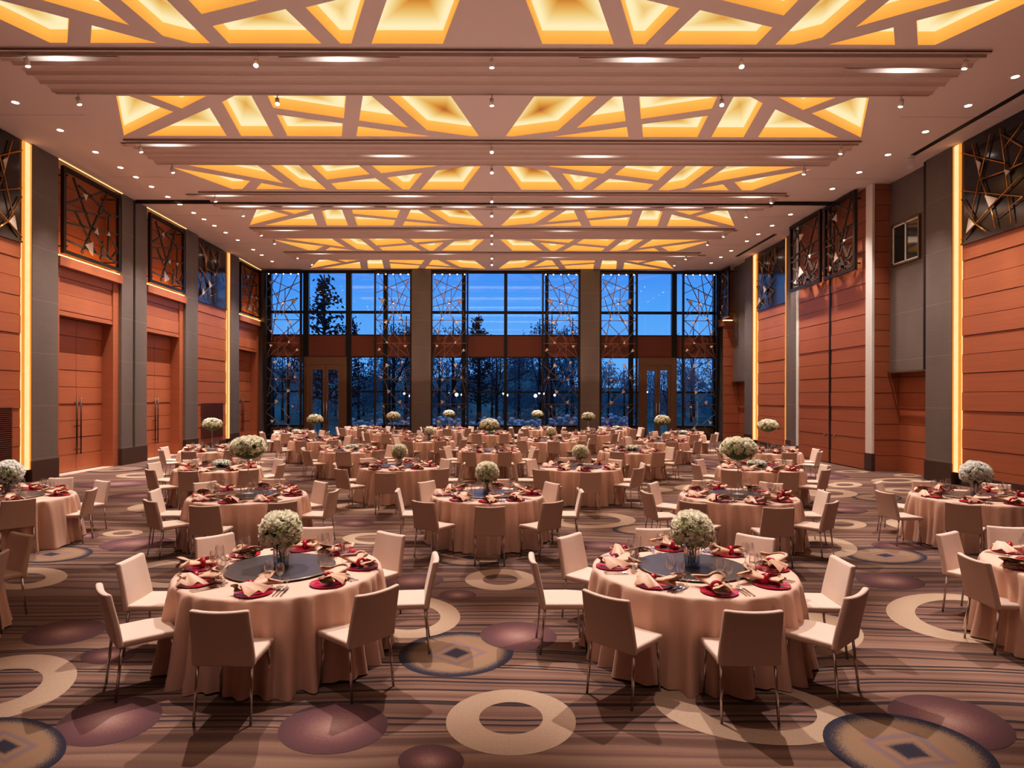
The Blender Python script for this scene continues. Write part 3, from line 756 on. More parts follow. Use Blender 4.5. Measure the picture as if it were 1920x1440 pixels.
def relief(s, y0, y1, flip, lab, seed):
    z0 = 6.66; t = thing('branch_relief', lab, 'wall art', (s*12.93, y0, z0), group='branch relief panels high on the side walls')
    W, H = y1-y0, CEIL-.02-z0
    m = MB(); m.box(0, s*.12, 0, W, 0, H); m.box(-s*.03, s*.05, 0, W, -.05, 0); m.build('panel', M['lacquer'], t)
    Y = (lambda u: W-u*W/3.23) if not flip else (lambda u: u*W/3.23)
    rng = random.Random(seed); m = MB()
    for u0, v0, u1, v1 in AL:
        m.tube((-s*.06, Y(u0), v0-z0), (-s*.06, Y(u1), v1-z0), .022*rng.uniform(.7,1.1), .014, n=6)
    m.build('branches', M['gold'], t)
    for tr in AT:
        m = MB(); pts = [(-s*.09, Y(a), b-z0) for a, b in tr]; n = len(m.v)
        m.v += pts+[(p[0]+s*.03, p[1], p[2]) for p in pts]
        m.face((n,n+1,n+2)); m.face((n+5,n+4,n+3))
        for i in range(3): j = (i+1) % 3; m.face((n+i,n+3+i,n+3+j,n+j))
        m.build('glass_inlay', M['glasstri'], t)
relief(1, 14.25, 17.48, False, 'big dark relief panel with gold branches beside the booth window pillar', 1)
relief(-1, 14.25, 17.44, False, 'dark relief panel with gold branches cut by the picture edge, before first pillar', 2)
relief(-1, 27.86, 30.95, True, 'blue-shining relief panel with gold branches between second and third double doors', 3)
relief(1, 27.95, 30.92, False, 'blue-shining relief panel with gold branches between operable wall and far booth', 4)

# ------------------------------------------------------------------ ceiling fittings
ORD = ['first','second','third','fourth','fifth','sixth','seventh','eighth','ninth','tenth','eleventh','twelfth','thirteenth','fourteenth','fifteenth','sixteenth','seventeenth','eighteenth']
m = MB(); m.lathe([(.075,-.004),(.10,-.008),(.105,0)], 20); DL_T = m.mesh('trim_ring', M['white'], 40)
m = MB(); m.lathe([(0,.0),(.075,-.004)], 20); DL_L = m.mesh('lens', M['lamp'])
dl0 = None; DLS = []
def downlight(x, y, lab, group):
    global dl0
    if dl0 is None:
        dl0 = thing('downlight', lab, 'downlight', (x, y, CEIL-.001), group=group); kid('trim_ring', DL_T, dl0); kid('lens', DL_L, dl0)
    else: dup(dl0, (x, y, CEIL-.001), 0, lab, group)
    DLS.append((x, y))
for s, pts, w in ((-1, [(25,192),(110,244),(175,285),(224,314),(256,332),(284,350),(315,369),(338,383),(364,399),(383,411),(403,423),(424,436),(447,450),(476,468),(494,478),(512,490)], 'door wall'),
               (1, [(1907,144),(1818,198),(1735,247),(1667,290),(1612,323),(1560,354),(1480,402),(1446,423),(1420,439),(1397,452),(1368,470),(1349,482),(1331,493)], 'booth wall')):
    for i, (px, py) in enumerate(pts):
        x, y, _ = onz(px, py, CEIL)
        downlight(s*11.45, y, 'round recessed downlight, %s from the camera, row along the %s' % (ORD[i], w), 'downlights along the %s' % w)
# spotlights hanging from the bands
def spot_head(x, y, tx, ty, lab):
    t = thing('track_spotlight', lab, 'spotlight', (x, y, CEIL-.07), group='small white spotlights on the ceiling bands')
    d = (Vector((tx,ty,0))-Vector((x,y,CEIL-.25))).normalized(); c = Vector((0,0,-.17))
    m = MB(); m.tube((0,0,0), (0,0,-.12), .012, n=6); m.build('stem', M['white'], t)
    m = MB(); m.tube(c-d*.07, c+d*.09, .045, .055, n=12, cap=True); m.build('housing', M['white'], t)
    m = MB(); m.tube(c+d*.09, c+d*.096, .045, n=12); m.build('lens', M['lamp'], t)
SH = [[(50,115),(480,108),(922,102),(1390,105),(1810,120)],[(147,190),(520,178),(922,183),(1353,185),(1690,188)],[(263,273),(922,270),(1577,277)],[(323,317),(922,316),(1508,318)],
      [(403,365),(922,364),(1447,369)],[(455,400),(922,400),(1400,400)],[(489,432),(922,433),(1357,434)],[(514,451),(922,451),(1327,457)],[(557,477),(922,479),(1286,479)],[(584,493),(922,494),(1265,495)]]
SPOTS = []
for r_, row in enumerate(SH):
    bi, far = divmod(r_, 2); y = BANDS[bi][0]+.10 if far == 0 else BANDS[bi][1]-.1
    for i, (px, py) in enumerate(row):
        d = ray(px, py); x = d[0]*y
        x = max(-9.95, min(9.95, x))
        wd = ('first','second','middle','fourth','fifth') if len(row) == 5 else ('first','middle','last')
        spot_head(x, y, x*.8+.4, y-4 if i % 2 else y+1, 'small white spotlight, %s from door wall, %s edge of %s ceiling band' % (wd[i], 'window' if far else 'camera', ORD[bi]))
        SPOTS.append((x, y))
# highlight streaks on the ribs, painted as glowing patches that fade at both ends
def rib_highlight_mat():
    t = NT('painted rib highlight'); x, y, z = t.xyz(t.pos('Object'))
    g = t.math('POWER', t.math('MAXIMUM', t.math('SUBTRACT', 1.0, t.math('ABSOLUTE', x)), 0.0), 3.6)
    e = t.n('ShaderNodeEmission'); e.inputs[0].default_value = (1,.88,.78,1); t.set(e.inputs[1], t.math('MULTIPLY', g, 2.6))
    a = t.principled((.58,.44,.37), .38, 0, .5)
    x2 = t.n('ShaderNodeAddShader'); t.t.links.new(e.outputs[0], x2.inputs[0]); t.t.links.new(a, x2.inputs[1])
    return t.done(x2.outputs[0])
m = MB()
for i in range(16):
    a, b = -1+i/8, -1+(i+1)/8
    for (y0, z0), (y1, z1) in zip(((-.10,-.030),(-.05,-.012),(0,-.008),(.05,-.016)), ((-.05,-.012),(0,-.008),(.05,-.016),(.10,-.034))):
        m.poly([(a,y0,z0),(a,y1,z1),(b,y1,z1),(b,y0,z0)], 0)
SL = m.mesh('rib_highlight', rib_highlight_mat())
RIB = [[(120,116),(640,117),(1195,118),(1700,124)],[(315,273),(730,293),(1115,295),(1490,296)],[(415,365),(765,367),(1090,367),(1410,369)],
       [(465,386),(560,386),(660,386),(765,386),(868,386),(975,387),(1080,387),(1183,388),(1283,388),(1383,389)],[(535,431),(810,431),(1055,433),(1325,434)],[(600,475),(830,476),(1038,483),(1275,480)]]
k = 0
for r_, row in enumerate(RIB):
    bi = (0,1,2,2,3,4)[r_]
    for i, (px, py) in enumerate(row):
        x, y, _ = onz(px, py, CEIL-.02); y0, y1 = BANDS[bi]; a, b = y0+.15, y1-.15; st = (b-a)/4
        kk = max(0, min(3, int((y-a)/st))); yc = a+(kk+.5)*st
        o = tag(link('rib_highlight', SL), 'glowing painted rib highlight%s, %s ceiling band, %s from door wall' % ('' if r_ != 3 else ' near window edge', ORD[bi], ORD[i]), 'ceiling light', 'painted highlights on the ribbed ceiling bands')
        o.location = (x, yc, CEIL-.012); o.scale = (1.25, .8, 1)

# ------------------------------------------------------------------ outside
def ground_mat():
    t = NT('dusk lawn'); g = t.geo(); n1 = t.noise(g, .6, 4); n2 = t.noise(g, 9, 3)
    c = t.mix(t.math('MULTIPLY_ADD', n1, .6, t.math('MULTIPLY', n2, .4)), (.035,.09,.07), (.13,.23,.15))
    return t.done(t.principled(c, 1, 0, .1))
m = MB(); nx, ny = 30, 24
for j in range(ny+1):
    for i in range(nx+1):
        x = -80+160*i/nx; y = YF+.35+95*j/ny; d = max(0, y-48)
        m.v.append((x, y, -.15+.0011*d*d*(1+.15*math.sin(x*.09))*(.55+.45*(x < 14))))
for j in range(ny):
    for i in range(nx): a = j*(nx+1)+i; m.face((a,a+1,a+nx+2,a+nx+1), 0, True)
tag(m.build('lawn_hill', ground_mat()), kind='structure')
M['trunk'] = plain('dark bark', (.03,.025,.02), .9)
def foliage_mat(name, c):
    t = NT(name); n_ = t.noise(t.pos(), 5, 2); k = t.mix(n_, tuple(v*.6 for v in c), tuple(v*1.4 for v in c))
    d = t.n('ShaderNodeBsdfDiffuse'); tr = t.n('ShaderNodeBsdfTranslucent'); x = t.n('ShaderNodeMixShader'); x.inputs[0].default_value = .55
    t.set(d.inputs[0], k); t.set(tr.inputs[0], k); t.t.links.new(d.outputs[0], x.inputs[1]); t.t.links.new(tr.outputs[0], x.inputs[2])
    return t.done(x.outputs[0])
M['foli'] = foliage_mat('dusk foliage', (.16,.30,.32))
M['foli2'] = foliage_mat('dusk conifer', (.045,.08,.085))
def leaf_cloud(pts, size, rng, n=1):
    m = MB()
    for p in pts:
        for _ in range(n):
            a = Vector((rng.gauss(0,1), rng.gauss(0,1), rng.gauss(0,1))).normalized(); b = a.orthogonal().normalized(); c = a.cross(b)
            s1 = size*rng.uniform(.6,1.3); s2 = s1*rng.uniform(.35,.7); o = Vector(p)
            m.poly([o-b*s1, o+c*s2, o+b*s1, o-c*s2])
    return m
TREES = {}
def tree(x, y, z, h, kind, lab):
    key = kind
    if key not in TREES:
        rng = random.Random(key); m = MB(); m.tube((0,0,0), (0,0,1), .022, .004, n=6)
        pts = []
        if key.startswith('conifer'):
            for k in range(26):
                zz = .18+.80*k/26; L = .24*(1-(zz-.1)/.95)**.8*rng.uniform(.6,1.2)
                for j in range(4):
                    a = rng.uniform(0, 6.28)
                    e = (L*math.cos(a), L*math.sin(a), zz+L*.25); m.tube((0,0,zz), e, .006, .002, n=4, cap=False)
                    for q in range(7): f = rng.uniform(.3,1.05); pts.append((e[0]*f+rng.gauss(0,.018), e[1]*f+rng.gauss(0,.018), zz+L*.25*f+rng.gauss(0,.015)))
            cr_ = leaf_cloud(pts, .013, rng, 4)
        elif key.startswith('bare'):
            def br(p, d, L, r, dep):
                q = p+d*L; m.tube(p, q, r, r*.6, n=4, cap=False)
                if dep == 0:
                    for _ in range(3): pts.append(tuple(q+Vector((rng.gauss(0,.02),rng.gauss(0,.02),rng.gauss(0,.02)))))
                    return
                for _ in range(3): br(q, (d+Vector((rng.gauss(0,.5),rng.gauss(0,.5),rng.gauss(.1,.3)))).normalized(), L*.72, r*.6, dep-1)
            br(Vector((0,0,0)), Vector((0,0,1)), .32, .018, 4)
            cr_ = leaf_cloud(pts, .011, rng, 3)
        else:
            cs = [(rng.gauss(0,.16), rng.gauss(0,.16), rng.uniform(.12,.9)) for _ in range(18)]
            for c in cs:
                for _ in range(150):
                    d = Vector((rng.gauss(0,1),rng.gauss(0,1),rng.gauss(0,1))).normalized()*.15*rng.random()**.33; pts.append((c[0]+d.x, c[1]+d.y, c[2]+d.z))
            cr_ = leaf_cloud(pts, .017, rng, 1)
        TREES[key] = (m.mesh('trunk', M['trunk']), cr_.mesh('crown', M['foli2'] if key.startswith('con') else M['foli']))
    t = thing('tree', lab, 'tree', (x, y, z), R.uniform(0,6.28), 'trees outside the windows'); t.scale = (h, h, h)
    link('trunk', TREES[key][0], t); link('crown', TREES[key][1], t)
def hillz(x, y): d = max(0, y-48); return -.15+.0011*d*d*(1+.15*math.sin(x*.09))*(.55+.45*(x < 14))
for px, py, y, kind, lab in [(608,514,52,'conifer1','tall dark conifer rising above the first glass doors'), (655,590,56,'conifer2','slim lower tree beside the tall conifer'),
        (738,588,60,'bare1','bare tree behind the screen by the first stone column'), (762,592,64,'bare2','thin bare tree just beside the first stone column'),
        (850,596,62,'bare3','bare tree behind the screen past the first stone column'), (898,588,58,'conifer3','lone bushy conifer in the middle window'),
        (1012,598,62,'bare1','wispy tree at the edge of the second middle window'), (1035,588,64,'bare2','bare tree behind screen before second stone column'),
        (1074,596,66,'bare3','small bare tree touching the second stone column'), (1300,610,70,'bare1','bare tree behind the corner screen by the far booth'),
        (540,612,58,'bare2','bare tree behind the corner screen by the third wood doors')]:
    tx, ty, tz = ony(px, py, y); gz_ = hillz(tx, ty); tree(tx, ty, gz_, tz-gz_, kind, lab)
k = 0; fr_ = random.Random(99)
for y, n in ((57,9),(63,15),(70,17)):
    for i in range(n):
        x = -22+44*(i+.5)/n*(y/56)+fr_.uniform(-.6,.6)
        px_ = CX+x*F/y
        hh = (EYE+(745-(668 if px_ < 1100 else 690))/F*y)-hillz(x, y)
        hh *= fr_.uniform(.9, 1.25)
        tree(x, y, hillz(x,y), max(2.5, hh), (('bare1','bare2','bare3') if y < 60 else ('bush1','bush2','bush3'))[k % 3], 'dark leafy woodland tree among the wood beyond the garden, seen under the wood band'); k += 1
# garden lamps
GL = [(758,738,0),(768,742,0),(842,735,0),(856,740,1),(866,740,0),(944,738,0),(951,741,0),(1004,742,1),(1011,737,0),(1020,738,0),(1040,741,0),(1213,735,0)]
GLL = ['beside first stone column, higher','beside first stone column, lower','first past the first stone column','brightest past the first stone column','last past the first stone column',
       'at the middle mullion, higher','at the middle mullion, lower','brightest right before the third screen','just after the brightest one by the third screen','at the third screen edge','behind the third screen','behind the glass doors by the operable wall']
M['gl'] = glow('garden lamp glow', (.85,.95,1.0), 9)
for (px, py, big), l in zip(GL, GLL):
    y = 45+((px*7) % 5)*.6; p = ony(px, py, y); t = thing('garden_lamp', 'white glowing garden lamp %s' % l, 'garden lamp', (p[0], p[1], -.15), group='garden lamps')
    m = MB(); m.tube((0,0,0),(0,0,p[2]+.15),.03,.02,n=6); m.build('post', M['mullion'], t)
    m = MB(); r = .12 if big else .075; m.lathe([(r*math.sin(PI*i/8), r*-math.cos(PI*i/8)) for i in range(9)], 10, o=(0,0,p[2]+.15)); m.build('globe', M['gl'], t)
# flowering shrubs along the glass
M['shrubf'] = plain('pale shrub flower', (.75,.72,.70), .9, var=.3, scale=9)
rs = random.Random(5)
SHR = []
for v in range(3):
    pts = [(rs.gauss(0,.4), rs.gauss(0,.35), abs(rs.gauss(.45,.22))) for _ in range(420)]
    a = leaf_cloud(pts, .07, rs).mesh('leaves', M['foli'])
    m = MB()
    for _ in range(9):
        c = (rs.gauss(0,.38), rs.gauss(0,.3), rs.uniform(.6,1.05)); m.lathe([(0,-.08),(.10,-.04),(.13,.02),(.08,.08),(0,.1)], 7, o=c)
    SHR.append((a, m.mesh('flower_heads', M['shrubf'])))
for i in range(34):
    x = -11.5+23.5*(i+.5)/34+rs.uniform(-.3,.3); y = rs.uniform(39,46)
    px_ = CX+x*F/y
    if 575 < px_ < 650 or 1195 < px_ < 1275: continue
    t = thing('flowering_shrub', 'low garden shrub with pale flower heads outside the glass', 'shrub', (x, y, -.2), rs.uniform(0,6), 'flowering shrubs outside the glass'); s_ = rs.uniform(.8,1.4); t.scale = (s_, s_, s_)
    link('leaves', SHR[i % 3][0], t); link('flower_heads', SHR[i % 3][1], t)
# blue garden chair
t = thing('garden_chair', 'small bright blue chair on the lawn outside the fifth screen', 'chair', (*ony(1141,799,39)[:2], -.15))
M['blue'] = plain('blue paint', (.03,.18,.75), .5)
m = MB(); m.box(-.28,.28,-.28,.28,.42,.47); m.build('seat', M['blue'], t)
m = MB(); m.box(-.28,.28,.24,.29,.47,1.0); m.build('backrest', M['blue'], t)
for a in (-.25,.25):
    for b in (-.25,.25): m = MB(); m.tube((a,b,0),(a,b,.43),.02,n=6); m.build('leg', M['blue'], t)
# dusk sky
w = bpy.data.worlds.new('dusk'); S.world = w; w.use_nodes = True; nt = w.node_tree; nt.nodes.clear()
o_ = nt.nodes.new('ShaderNodeOutputWorld'); bg = nt.nodes.new('ShaderNodeBackground'); tc = nt.nodes.new('ShaderNodeTexCoord'); sp_ = nt.nodes.new('ShaderNodeSeparateXYZ'); rp = nt.nodes.new('ShaderNodeValToRGB')
nt.links.new(tc.outputs['Generated'], sp_.inputs[0]); nt.links.new(sp_.outputs[2], rp.inputs[0]); nt.links.new(rp.outputs[0], bg.inputs[0]); nt.links.new(bg.outputs[0], o_.inputs[0])
e = rp.color_ramp.elements
e[0].position = 0.0; e[0].color = (.17,.40,.78,1); e[1].position = .55; e[1].color = (.03,.13,.55,1)
for p, c in ((.07,(.15,.41,.88,1)),(.14,(.10,.36,.88,1)),(.22,(.05,.24,.80,1))): q = e.new(p); q.color = c
bg.inputs[1].default_value = 1.15
# ------------------------------------------------------------------ banquet tables
TZ = .765                                            # table top with cloth
def tpos(px, py): p = onz(px, py, TZ+.012); return (p[0], p[1])
def cpx(*pts): return [onz(x, y, .85)[:2] for x, y in pts]      # tops of the chair backs
# (centre, chair-back positions or None, centrepiece, row, order, phrase)
TB = []
def tb(c, chairs, cp, phrase, row): TB.append(dict(c=c, ch=chairs, cp=cp, ph=phrase, row=row))
tb(tpos(527,1064), cpx((412,1145),(196,1105),(246,1048),(403,1005),(590,989.5),(732,1001),(814,1045),(707,1107)), 'ball', 'left front table', 1)
tb(tpos(1297,1063), cpx((1412,1145),(1136,1116),(1001,1046),(1069,1004.5),(1226,992),(1416,1006),(1578,1052),(1604,1112)), 'ball', 'right front table', 1)
tb(tpos(2067,1064), cpx((1827,1047),(1777.5,1000.5),(1890,989)), None, 'front table cut by picture edge', 1)
tb(tpos(-243,1062), cpx((39,1002),(-12,1040)), None, 'front table beyond the picture edge', 1)
tb(tpos(14,930), cpx((34.7,937.2),(170.8,917.8),(191.7,902),(114.4,896.4)), 'hydra', 'second row table at door wall', 2)
tb(tpos(465.6,926.7), cpx((383.6,948.6),(530,942),(282,939),(290,919.5),(384.7,904.4),(512.7,898.5),(601.3,903.8),(624.7,920.6)), 'tall', 'second row, second table', 2)
tb(tpos(913.6,925.5), cpx((918.6,950.2),(794,941),(746.2,919.3),(799.7,903.2),(934.6,898.7),(1035,905.8),(1035.9,941.5),(1089.3,920.4)), 'ball', 'second row, middle table', 2)
tb(tpos(1384,928), cpx((1459.7,952.1),(1299.7,942),(1213.3,923),(1224.8,905.8),(1318.3,901),(1445.9,905.4),(1544,921.2),(1559.3,941.8)), 'tall', 'second row, fourth table', 2)
tb(tpos(1830,930), cpx((1804.7,945),(1659.4,922.8),(1647,904.7),(1732,902.5),(1868,907.5)), 'hydra', 'second row table at booth wall', 2)
tb(tpos(408.8,876), cpx((353,883.6),(466.7,881),(281.9,880.8),(288.4,867.7),(527,871),(524,861)), 'low', 'third row, first table', 3)
tb(tpos(749,873.4), cpx((723,887),(638.8,879.6),(628,869.5),(687.7,859.4),(836,861),(826.4,879.3),(868.5,869),(770,858.5)), 'ball', 'third row, second table', 3)
tb(tpos(1088,875), cpx((1107,885.7),(1014.3,881),(963,869),(995.5,861.8),(1063.8,858),(1153.8,861.8),(1205.8,869),(1197,878)), 'ball', 'third row, third table', 3)
tb(tpos(1424,876), cpx((1479,885.2),(1370.7,881.8),(1305,871),(1312.3,861.8),(1545.6,872),(1548,881),(1470,862)), 'low', 'third row, fourth table', 3)
def far(px, Y): return ((px-CX)/F*Y, Y)
for n, (px, cp, w) in enumerate([(398,'tall','first'),(659,'low','second'),(918,'tall','middle'),(1182,'low','fourth'),(1440,'tall','last')]): tb(far(px,19.4), None, cp, 'fourth row, %s table' % w, 4)
for n, (px, cp, w) in enumerate([(591,'tall','first'),(805,'ball','second'),(1033,'ball','third'),(1242,'tall','last')]): tb(far(px,23.85), None, cp, 'fifth row, %s table' % w, 5)
for n, (px, cp, w) in enumerate([(552,'low','first'),(738,'tall','second'),(919,'low','middle'),(1103,'tall','fourth'),(1282,'low','last')]): tb(far(px,28.3), None, cp, 'sixth row, %s table' % w, 6)
for n, (px, cp, w) in enumerate([(685,'low','first'),(842,'tall','second'),(1008,'tall','third'),(1155,'low','last')]): tb(far(px,32.6), None, cp, 'window row, %s table' % w, 7)

# prototypes --------------------------------------------------------------
def back_fn(x, y, z):
    h = max(0, (z-.42)/.43); k = abs(x)/.235
    return (x*(1-.085*h), y-.085*h**1.25+.018*(1-k*k)*-1*h, z+.012*k*k*(1 if z > .8 else 0))
seat_me = soft_box(0, .005, .450, .455, .445, .058, .021, fn=lambda x, y, z: (x*(1-.03*(y > .1)), y, z-.012*max(0,(y-.05)/.2)**2-.006*(1 if z > .46 else 0)*(1-(x/.23)**2)))
back_me = soft_box(0, -.205, .635, .47, .054, .43, .020, fn=back_fn)
for me in (seat_me, back_me): me.materials.append(M['fabric'])
def leg_me(x0, y0, x1, y1, z):
    m = MB(); m.tube((x0,y0,z), (x1,y1,0), .0125, .0105, n=8); return m.mesh('leg', M['chrome'])
LEGS = [leg_me(-.19,.17,-.20,.20,.44), leg_me(.19,.17,.20,.20,.44), leg_me(-.20,-.19,-.21,-.235,.44), leg_me(.20,-.19,.21,-.235,.44)]
def proto(name, parts):
    o = bpy.data.objects.new(name, None); o.empty_display_size = .1
    pr = [(n, me, sub) for n, me, sub in parts]
    return o, pr
def place(name, parts, loc, rz, label, cat, group):
    t = thing(name, label, cat, loc, rz, group)
    for n, me, sub in parts:
        c = link(n, me, t)
        for n2, me2 in sub: link(n2, me2, c)
    return t
CHAIR = [('seat', seat_me, ()), ('backrest', back_me, ())]+[('leg', l, ()) for l in LEGS]
# table and cloth
m = MB(); m.lathe([(0,.72),(.90,.72),(.905,.735),(.90,.75),(0,.75)], 40); TOP = m.mesh('tabletop', M['wood_dark'], 40)
m = MB(); m.lathe([(0,.02),(.36,.02),(.38,.04),(.08,.08),(.06,.4),(.06,.68),(.25,.72),(0,.72)], 20); PED = m.mesh('pedestal', M['black'], 40)
def cloth_mesh(seed):
    rng = random.Random(seed); m = MB(); n = 240
    fold = [(rng.uniform(.5,1.1), rng.uniform(0,6.28), k) for k in (9, 14, 19, 25, 31, 38)]
    def wv(t, u): return sum(a*math.sin(k*t+p+.5*math.sin(2*t+p)) for a, p, k in fold)/2.9
    prof = [(0,0,0),(.45,0,0),(.78,0,0),(.905,0,0),(.93,-.006,0),(.942,-.022,.04),(.948,-.05,.18),(.953,-.12,.40),(.960,-.22,.60),(.969,-.34,.74),(.980,-.46,.84),(.993,-.58,.93),(1.012,-.69,1.0),(1.022,-.753,1.06)]
    for r, dz, f in prof:
        for i in range(n):
            t = 2*PI*i/n; w = wv(t, f); w = math.copysign(abs(w)**.7, w)
            rr_ = r+.085*f*w+.018*f*f*math.sin(3*t+seed) if f else r
            m.v.append((rr_*math.cos(t), rr_*math.sin(t), max(.004, TZ+dz-(.01*f*math.sin(7*t+seed)))))
    for a in range(len(prof)-1):
        for i in range(n):
            j = (i+1) % n
            m.face((a*n+i, (a+1)*n+i, (a+1)*n+j, a*n+j) if False else (a*n+i, a*n+j, (a+1)*n+j, (a+1)*n+i)[::-1], 0, True)
    return m.mesh('tablecloth', M['cloth'])
CLOTHS = [cloth_mesh(k) for k in (3, 11, 19)]
m = MB(); m.lathe([(0,.0),(.5,.0),(.5,.010),(0,.010)], 64, sm=False); SUS = m.mesh('disc', M['susan'], 40)
m = MB(); m.lathe([(.5,-.001),(.508,.0),(.508,.010),(.5,.0112)], 64); SUSR = m.mesh('rim', M['susan_rim'])
m = MB(); m.lathe([(.16,-.012),(.16,0)], 24); SUSB = m.mesh('base', M['black'])
# place setting
m = MB(); m.lathe([(0,.002),(.10,.002),(.105,.006),(.148,.010),(.155,.013),(.153,.008),(.10,0),(0,0)], 40); CHG = m.mesh('charger_plate', M['charger'], 60)
def napkin(seed):
    rng = random.Random(seed); m = MB(); T, U = 24, 28; curl = rng.uniform(-.3,.3); ph = rng.uniform(0,6); lob = rng.choice((3,4))
    for i in range(T+1):
        t = -1+2*i/T; big = t > 0; L = .155 if big else .10
        w = .019+(.085 if big else .034)*abs(t)**1.15; h = .017+(.040 if big else .020)*abs(t)**1.1
        for j in range(U):
            a = 2*PI*j/U; k = 1+(.26 if big else .14)*abs(t)*math.sin(lob*a+ph+t)
            x = w*math.cos(a)*k; z = .018+h*(1+math.sin(a)*k)*.62; y = t*L+(.030 if big else .014)*t*t*math.cos(lob*a+ph*.7)
            m.v.append((x+curl*t*t*.10, y, max(.001, z)))
    for i in range(T):
        for j in range(U): k = (j+1) % U; m.face((i*U+j, i*U+k, (i+1)*U+k, (i+1)*U+j), 0, True)
    for end, sgn in ((0, -1), (T, 1)):                    # rolled layers seen in the open ends
        c = sum((Vector(m.v[end*U+j]) for j in range(U)), Vector((0,0,0)))/U; prev = end*U
        for q, dy in ((.93,-.035),(.62,-.004),(.52,-.04),(.28,0.0),(.10,-.05)):
            b = len(m.v)
            for j in range(U):
                p = Vector(m.v[end*U+j]); d = c+(p-c)*q; m.v.append((d.x, d.y+sgn*dy, d.z))
            for j in range(U): k = (j+1) % U; m.face((prev+j, prev+k, b+k, b+j), 0, True)
            prev = b
    # loose flap of cloth draped to one side
    b = len(m.v); A = rng.uniform(.2,.9); nx_, ny_ = 9, 7
    for i in range(nx_):
        for j in range(ny_):
            u, v = i/(nx_-1), j/(ny_-1)-.5
            x = .02+.085*u; y = -.06+.17*u*math.sin(A)+v*.16*(.35+u); z = .062*(1-u)**.8+.012+.016*math.sin(v*13+ph)*u
            m.v.append((x, y, z))
    for i in range(nx_-1):
        for j in range(ny_-1): q = b+i*ny_+j; m.face((q, q+1, q+ny_+1, q+ny_), 0, True)
    return m.mesh('napkin', M['napkin'])
NAPS = [napkin(k) for k in (2, 5, 9, 14)]
m = MB()
NR, NS = 18, 8                                            # chunky ring
for i in range(NR):
    a = 2*PI*i/NR
    for j in range(NS):
        q = 2*PI*j/NS; r = .030+.010*math.cos(q); m.v.append((r*math.cos(a)*1.05, .017*math.sin(q), .036+r*math.sin(a)))
for i in range(NR):
    for j in range(NS): m.face((i*NS+j, ((i+1)%NR)*NS+j, ((i+1)%NR)*NS+(j+1)%NS, i*NS+(j+1)%NS), 0, True)
RING = m.mesh('napkin_ring', M['ring'])
def glass_me(name, H, bowl_r, bowl_h, lip, foot):
    st = H-bowl_h; m = MB()
    P = [(0,.0),(foot,.001),(foot*.95,.004),(foot*.3,.009),(.0045,.02),(.004,st-.012),(.008,st)]
    for i in range(1, 8):
        f = i/7; P.append((bowl_r*math.sqrt(max(.06, 1-((f-.45)/.47)**2)) if f < .45 else bowl_r-(bowl_r-lip)*((f-.45)/.55)**1.6, st+bowl_h*f))
    m.lathe(P, 18); return m.mesh(name, M['glass'])
GOB = glass_me('water_goblet', .235, .044, .122, .033, .036); WIN = glass_me('wine_glass', .205, .038, .105, .028, .033); SHT = glass_me('liqueur_glass', .085, .019, .035, .019, .019)
def cutlery():
    out = []
    m = MB(); m.bar((0,-.11,.004),(0,-.02,.004),.014,.005); m.bar((0,-.02,.003),(0,.11,.003),.019,.002); out.append(m.mesh('table_knife', M['silver']))
    m = MB(); m.bar((0,-.11,.004),(0,.03,.006),.010,.004); m.bar((0,.03,.005),(0,.06,.004),.024,.003)
    for x in (-.009,-.003,.003,.009): m.bar((x,.06,.004),(x,.105,.004),.004,.002)
    out.append(m.mesh('table_fork', M['silver']))
    m = MB(); m.bar((0,-.11,.004),(0,.05,.006),.009,.004); k = len(m.v); m.lathe([(0,.001),(.012,.002),(.021,.008)], 12)
    for i in range(k, len(m.v)): x, y, z = m.v[i]; m.v[i] = (x*.9, y*1.4+.075, z)
    out.append(m.mesh('table_spoon', M['silver']))
    return out
KNI, FRK, SPN = cutlery()
# flowers
def petal_patch(m, a, r, h0, h1, spread, w):
    n = 4; b = len(m.v)
    for i in range(n+1):
        f = i/n; z = h0+(h1-h0)*f; rr_ = r*(.55+.45*math.sin(f*PI*.55))+spread*f**3
        for j in range(5):
            g = (j/4-.5)*w*(1-.55*f**4); t = a+g/max(r, .2)*1.0; q = rr_*(1-.06*abs(j-2)*(1-f))
            m.v.append((q*math.cos(t), q*math.sin(t), z-.05*abs(j-2)*f*(h1-h0)))
    for i in range(n):
        for j in range(4): q = b+i*5+j; m.face((q, q+1, q+6, q+5), 0, True)
def rose(mat, seed):
    rng = random.Random(seed); m = MB()
    m.lathe([(0,-.5),(.38,-.35),(.5,0),(.42,.35),(.2,.5),(0,.46)], 10)
    for ring_, (k, r, h, sp, w) in enumerate([(3,.34,.72,.02,.75),(4,.55,.62,.10,.95),(5,.78,.46,.24,1.05)]):
        for i in range(k): petal_patch(m, 2*PI*i/k+ring_*.7+rng.uniform(-.1,.1), r, -.55, h, sp, w)
    return m
ROSE = rose(0, 1).mesh('rose', M['rose']); ROSEW = rose(0, 2).mesh('rose', M['rose_white'])
def leaf_mesh(pts, size, rng, core=None):
    m = MB()
    if core:
        cz, rx, rz_ = core; k = len(m.v)
        m.lathe([(rx*math.sin(PI*i/8), cz-rz_*math.cos(PI*i/8)) for i in range(9)], 14, 1)
    for p, nrm in pts:
        nrm = Vector(nrm).normalized(); a = nrm.orthogonal().normalized(); a.rotate(Matrix.Rotation(rng.uniform(0,6.28), 3, nrm)); c = nrm.cross(a)
        s1 = size*rng.uniform(.7,1.3); o = Vector(p); tip = o+a*s1*1.5+nrm*s1*.35
        mid = o+a*s1*.7+nrm*s1*.25
        m.poly([o, mid+c*s1*.42, tip], 0); m.poly([o, tip, mid-c*s1*.42], 0)
    return m.mesh('foliage', [M['leaf'], M['leafdark']])
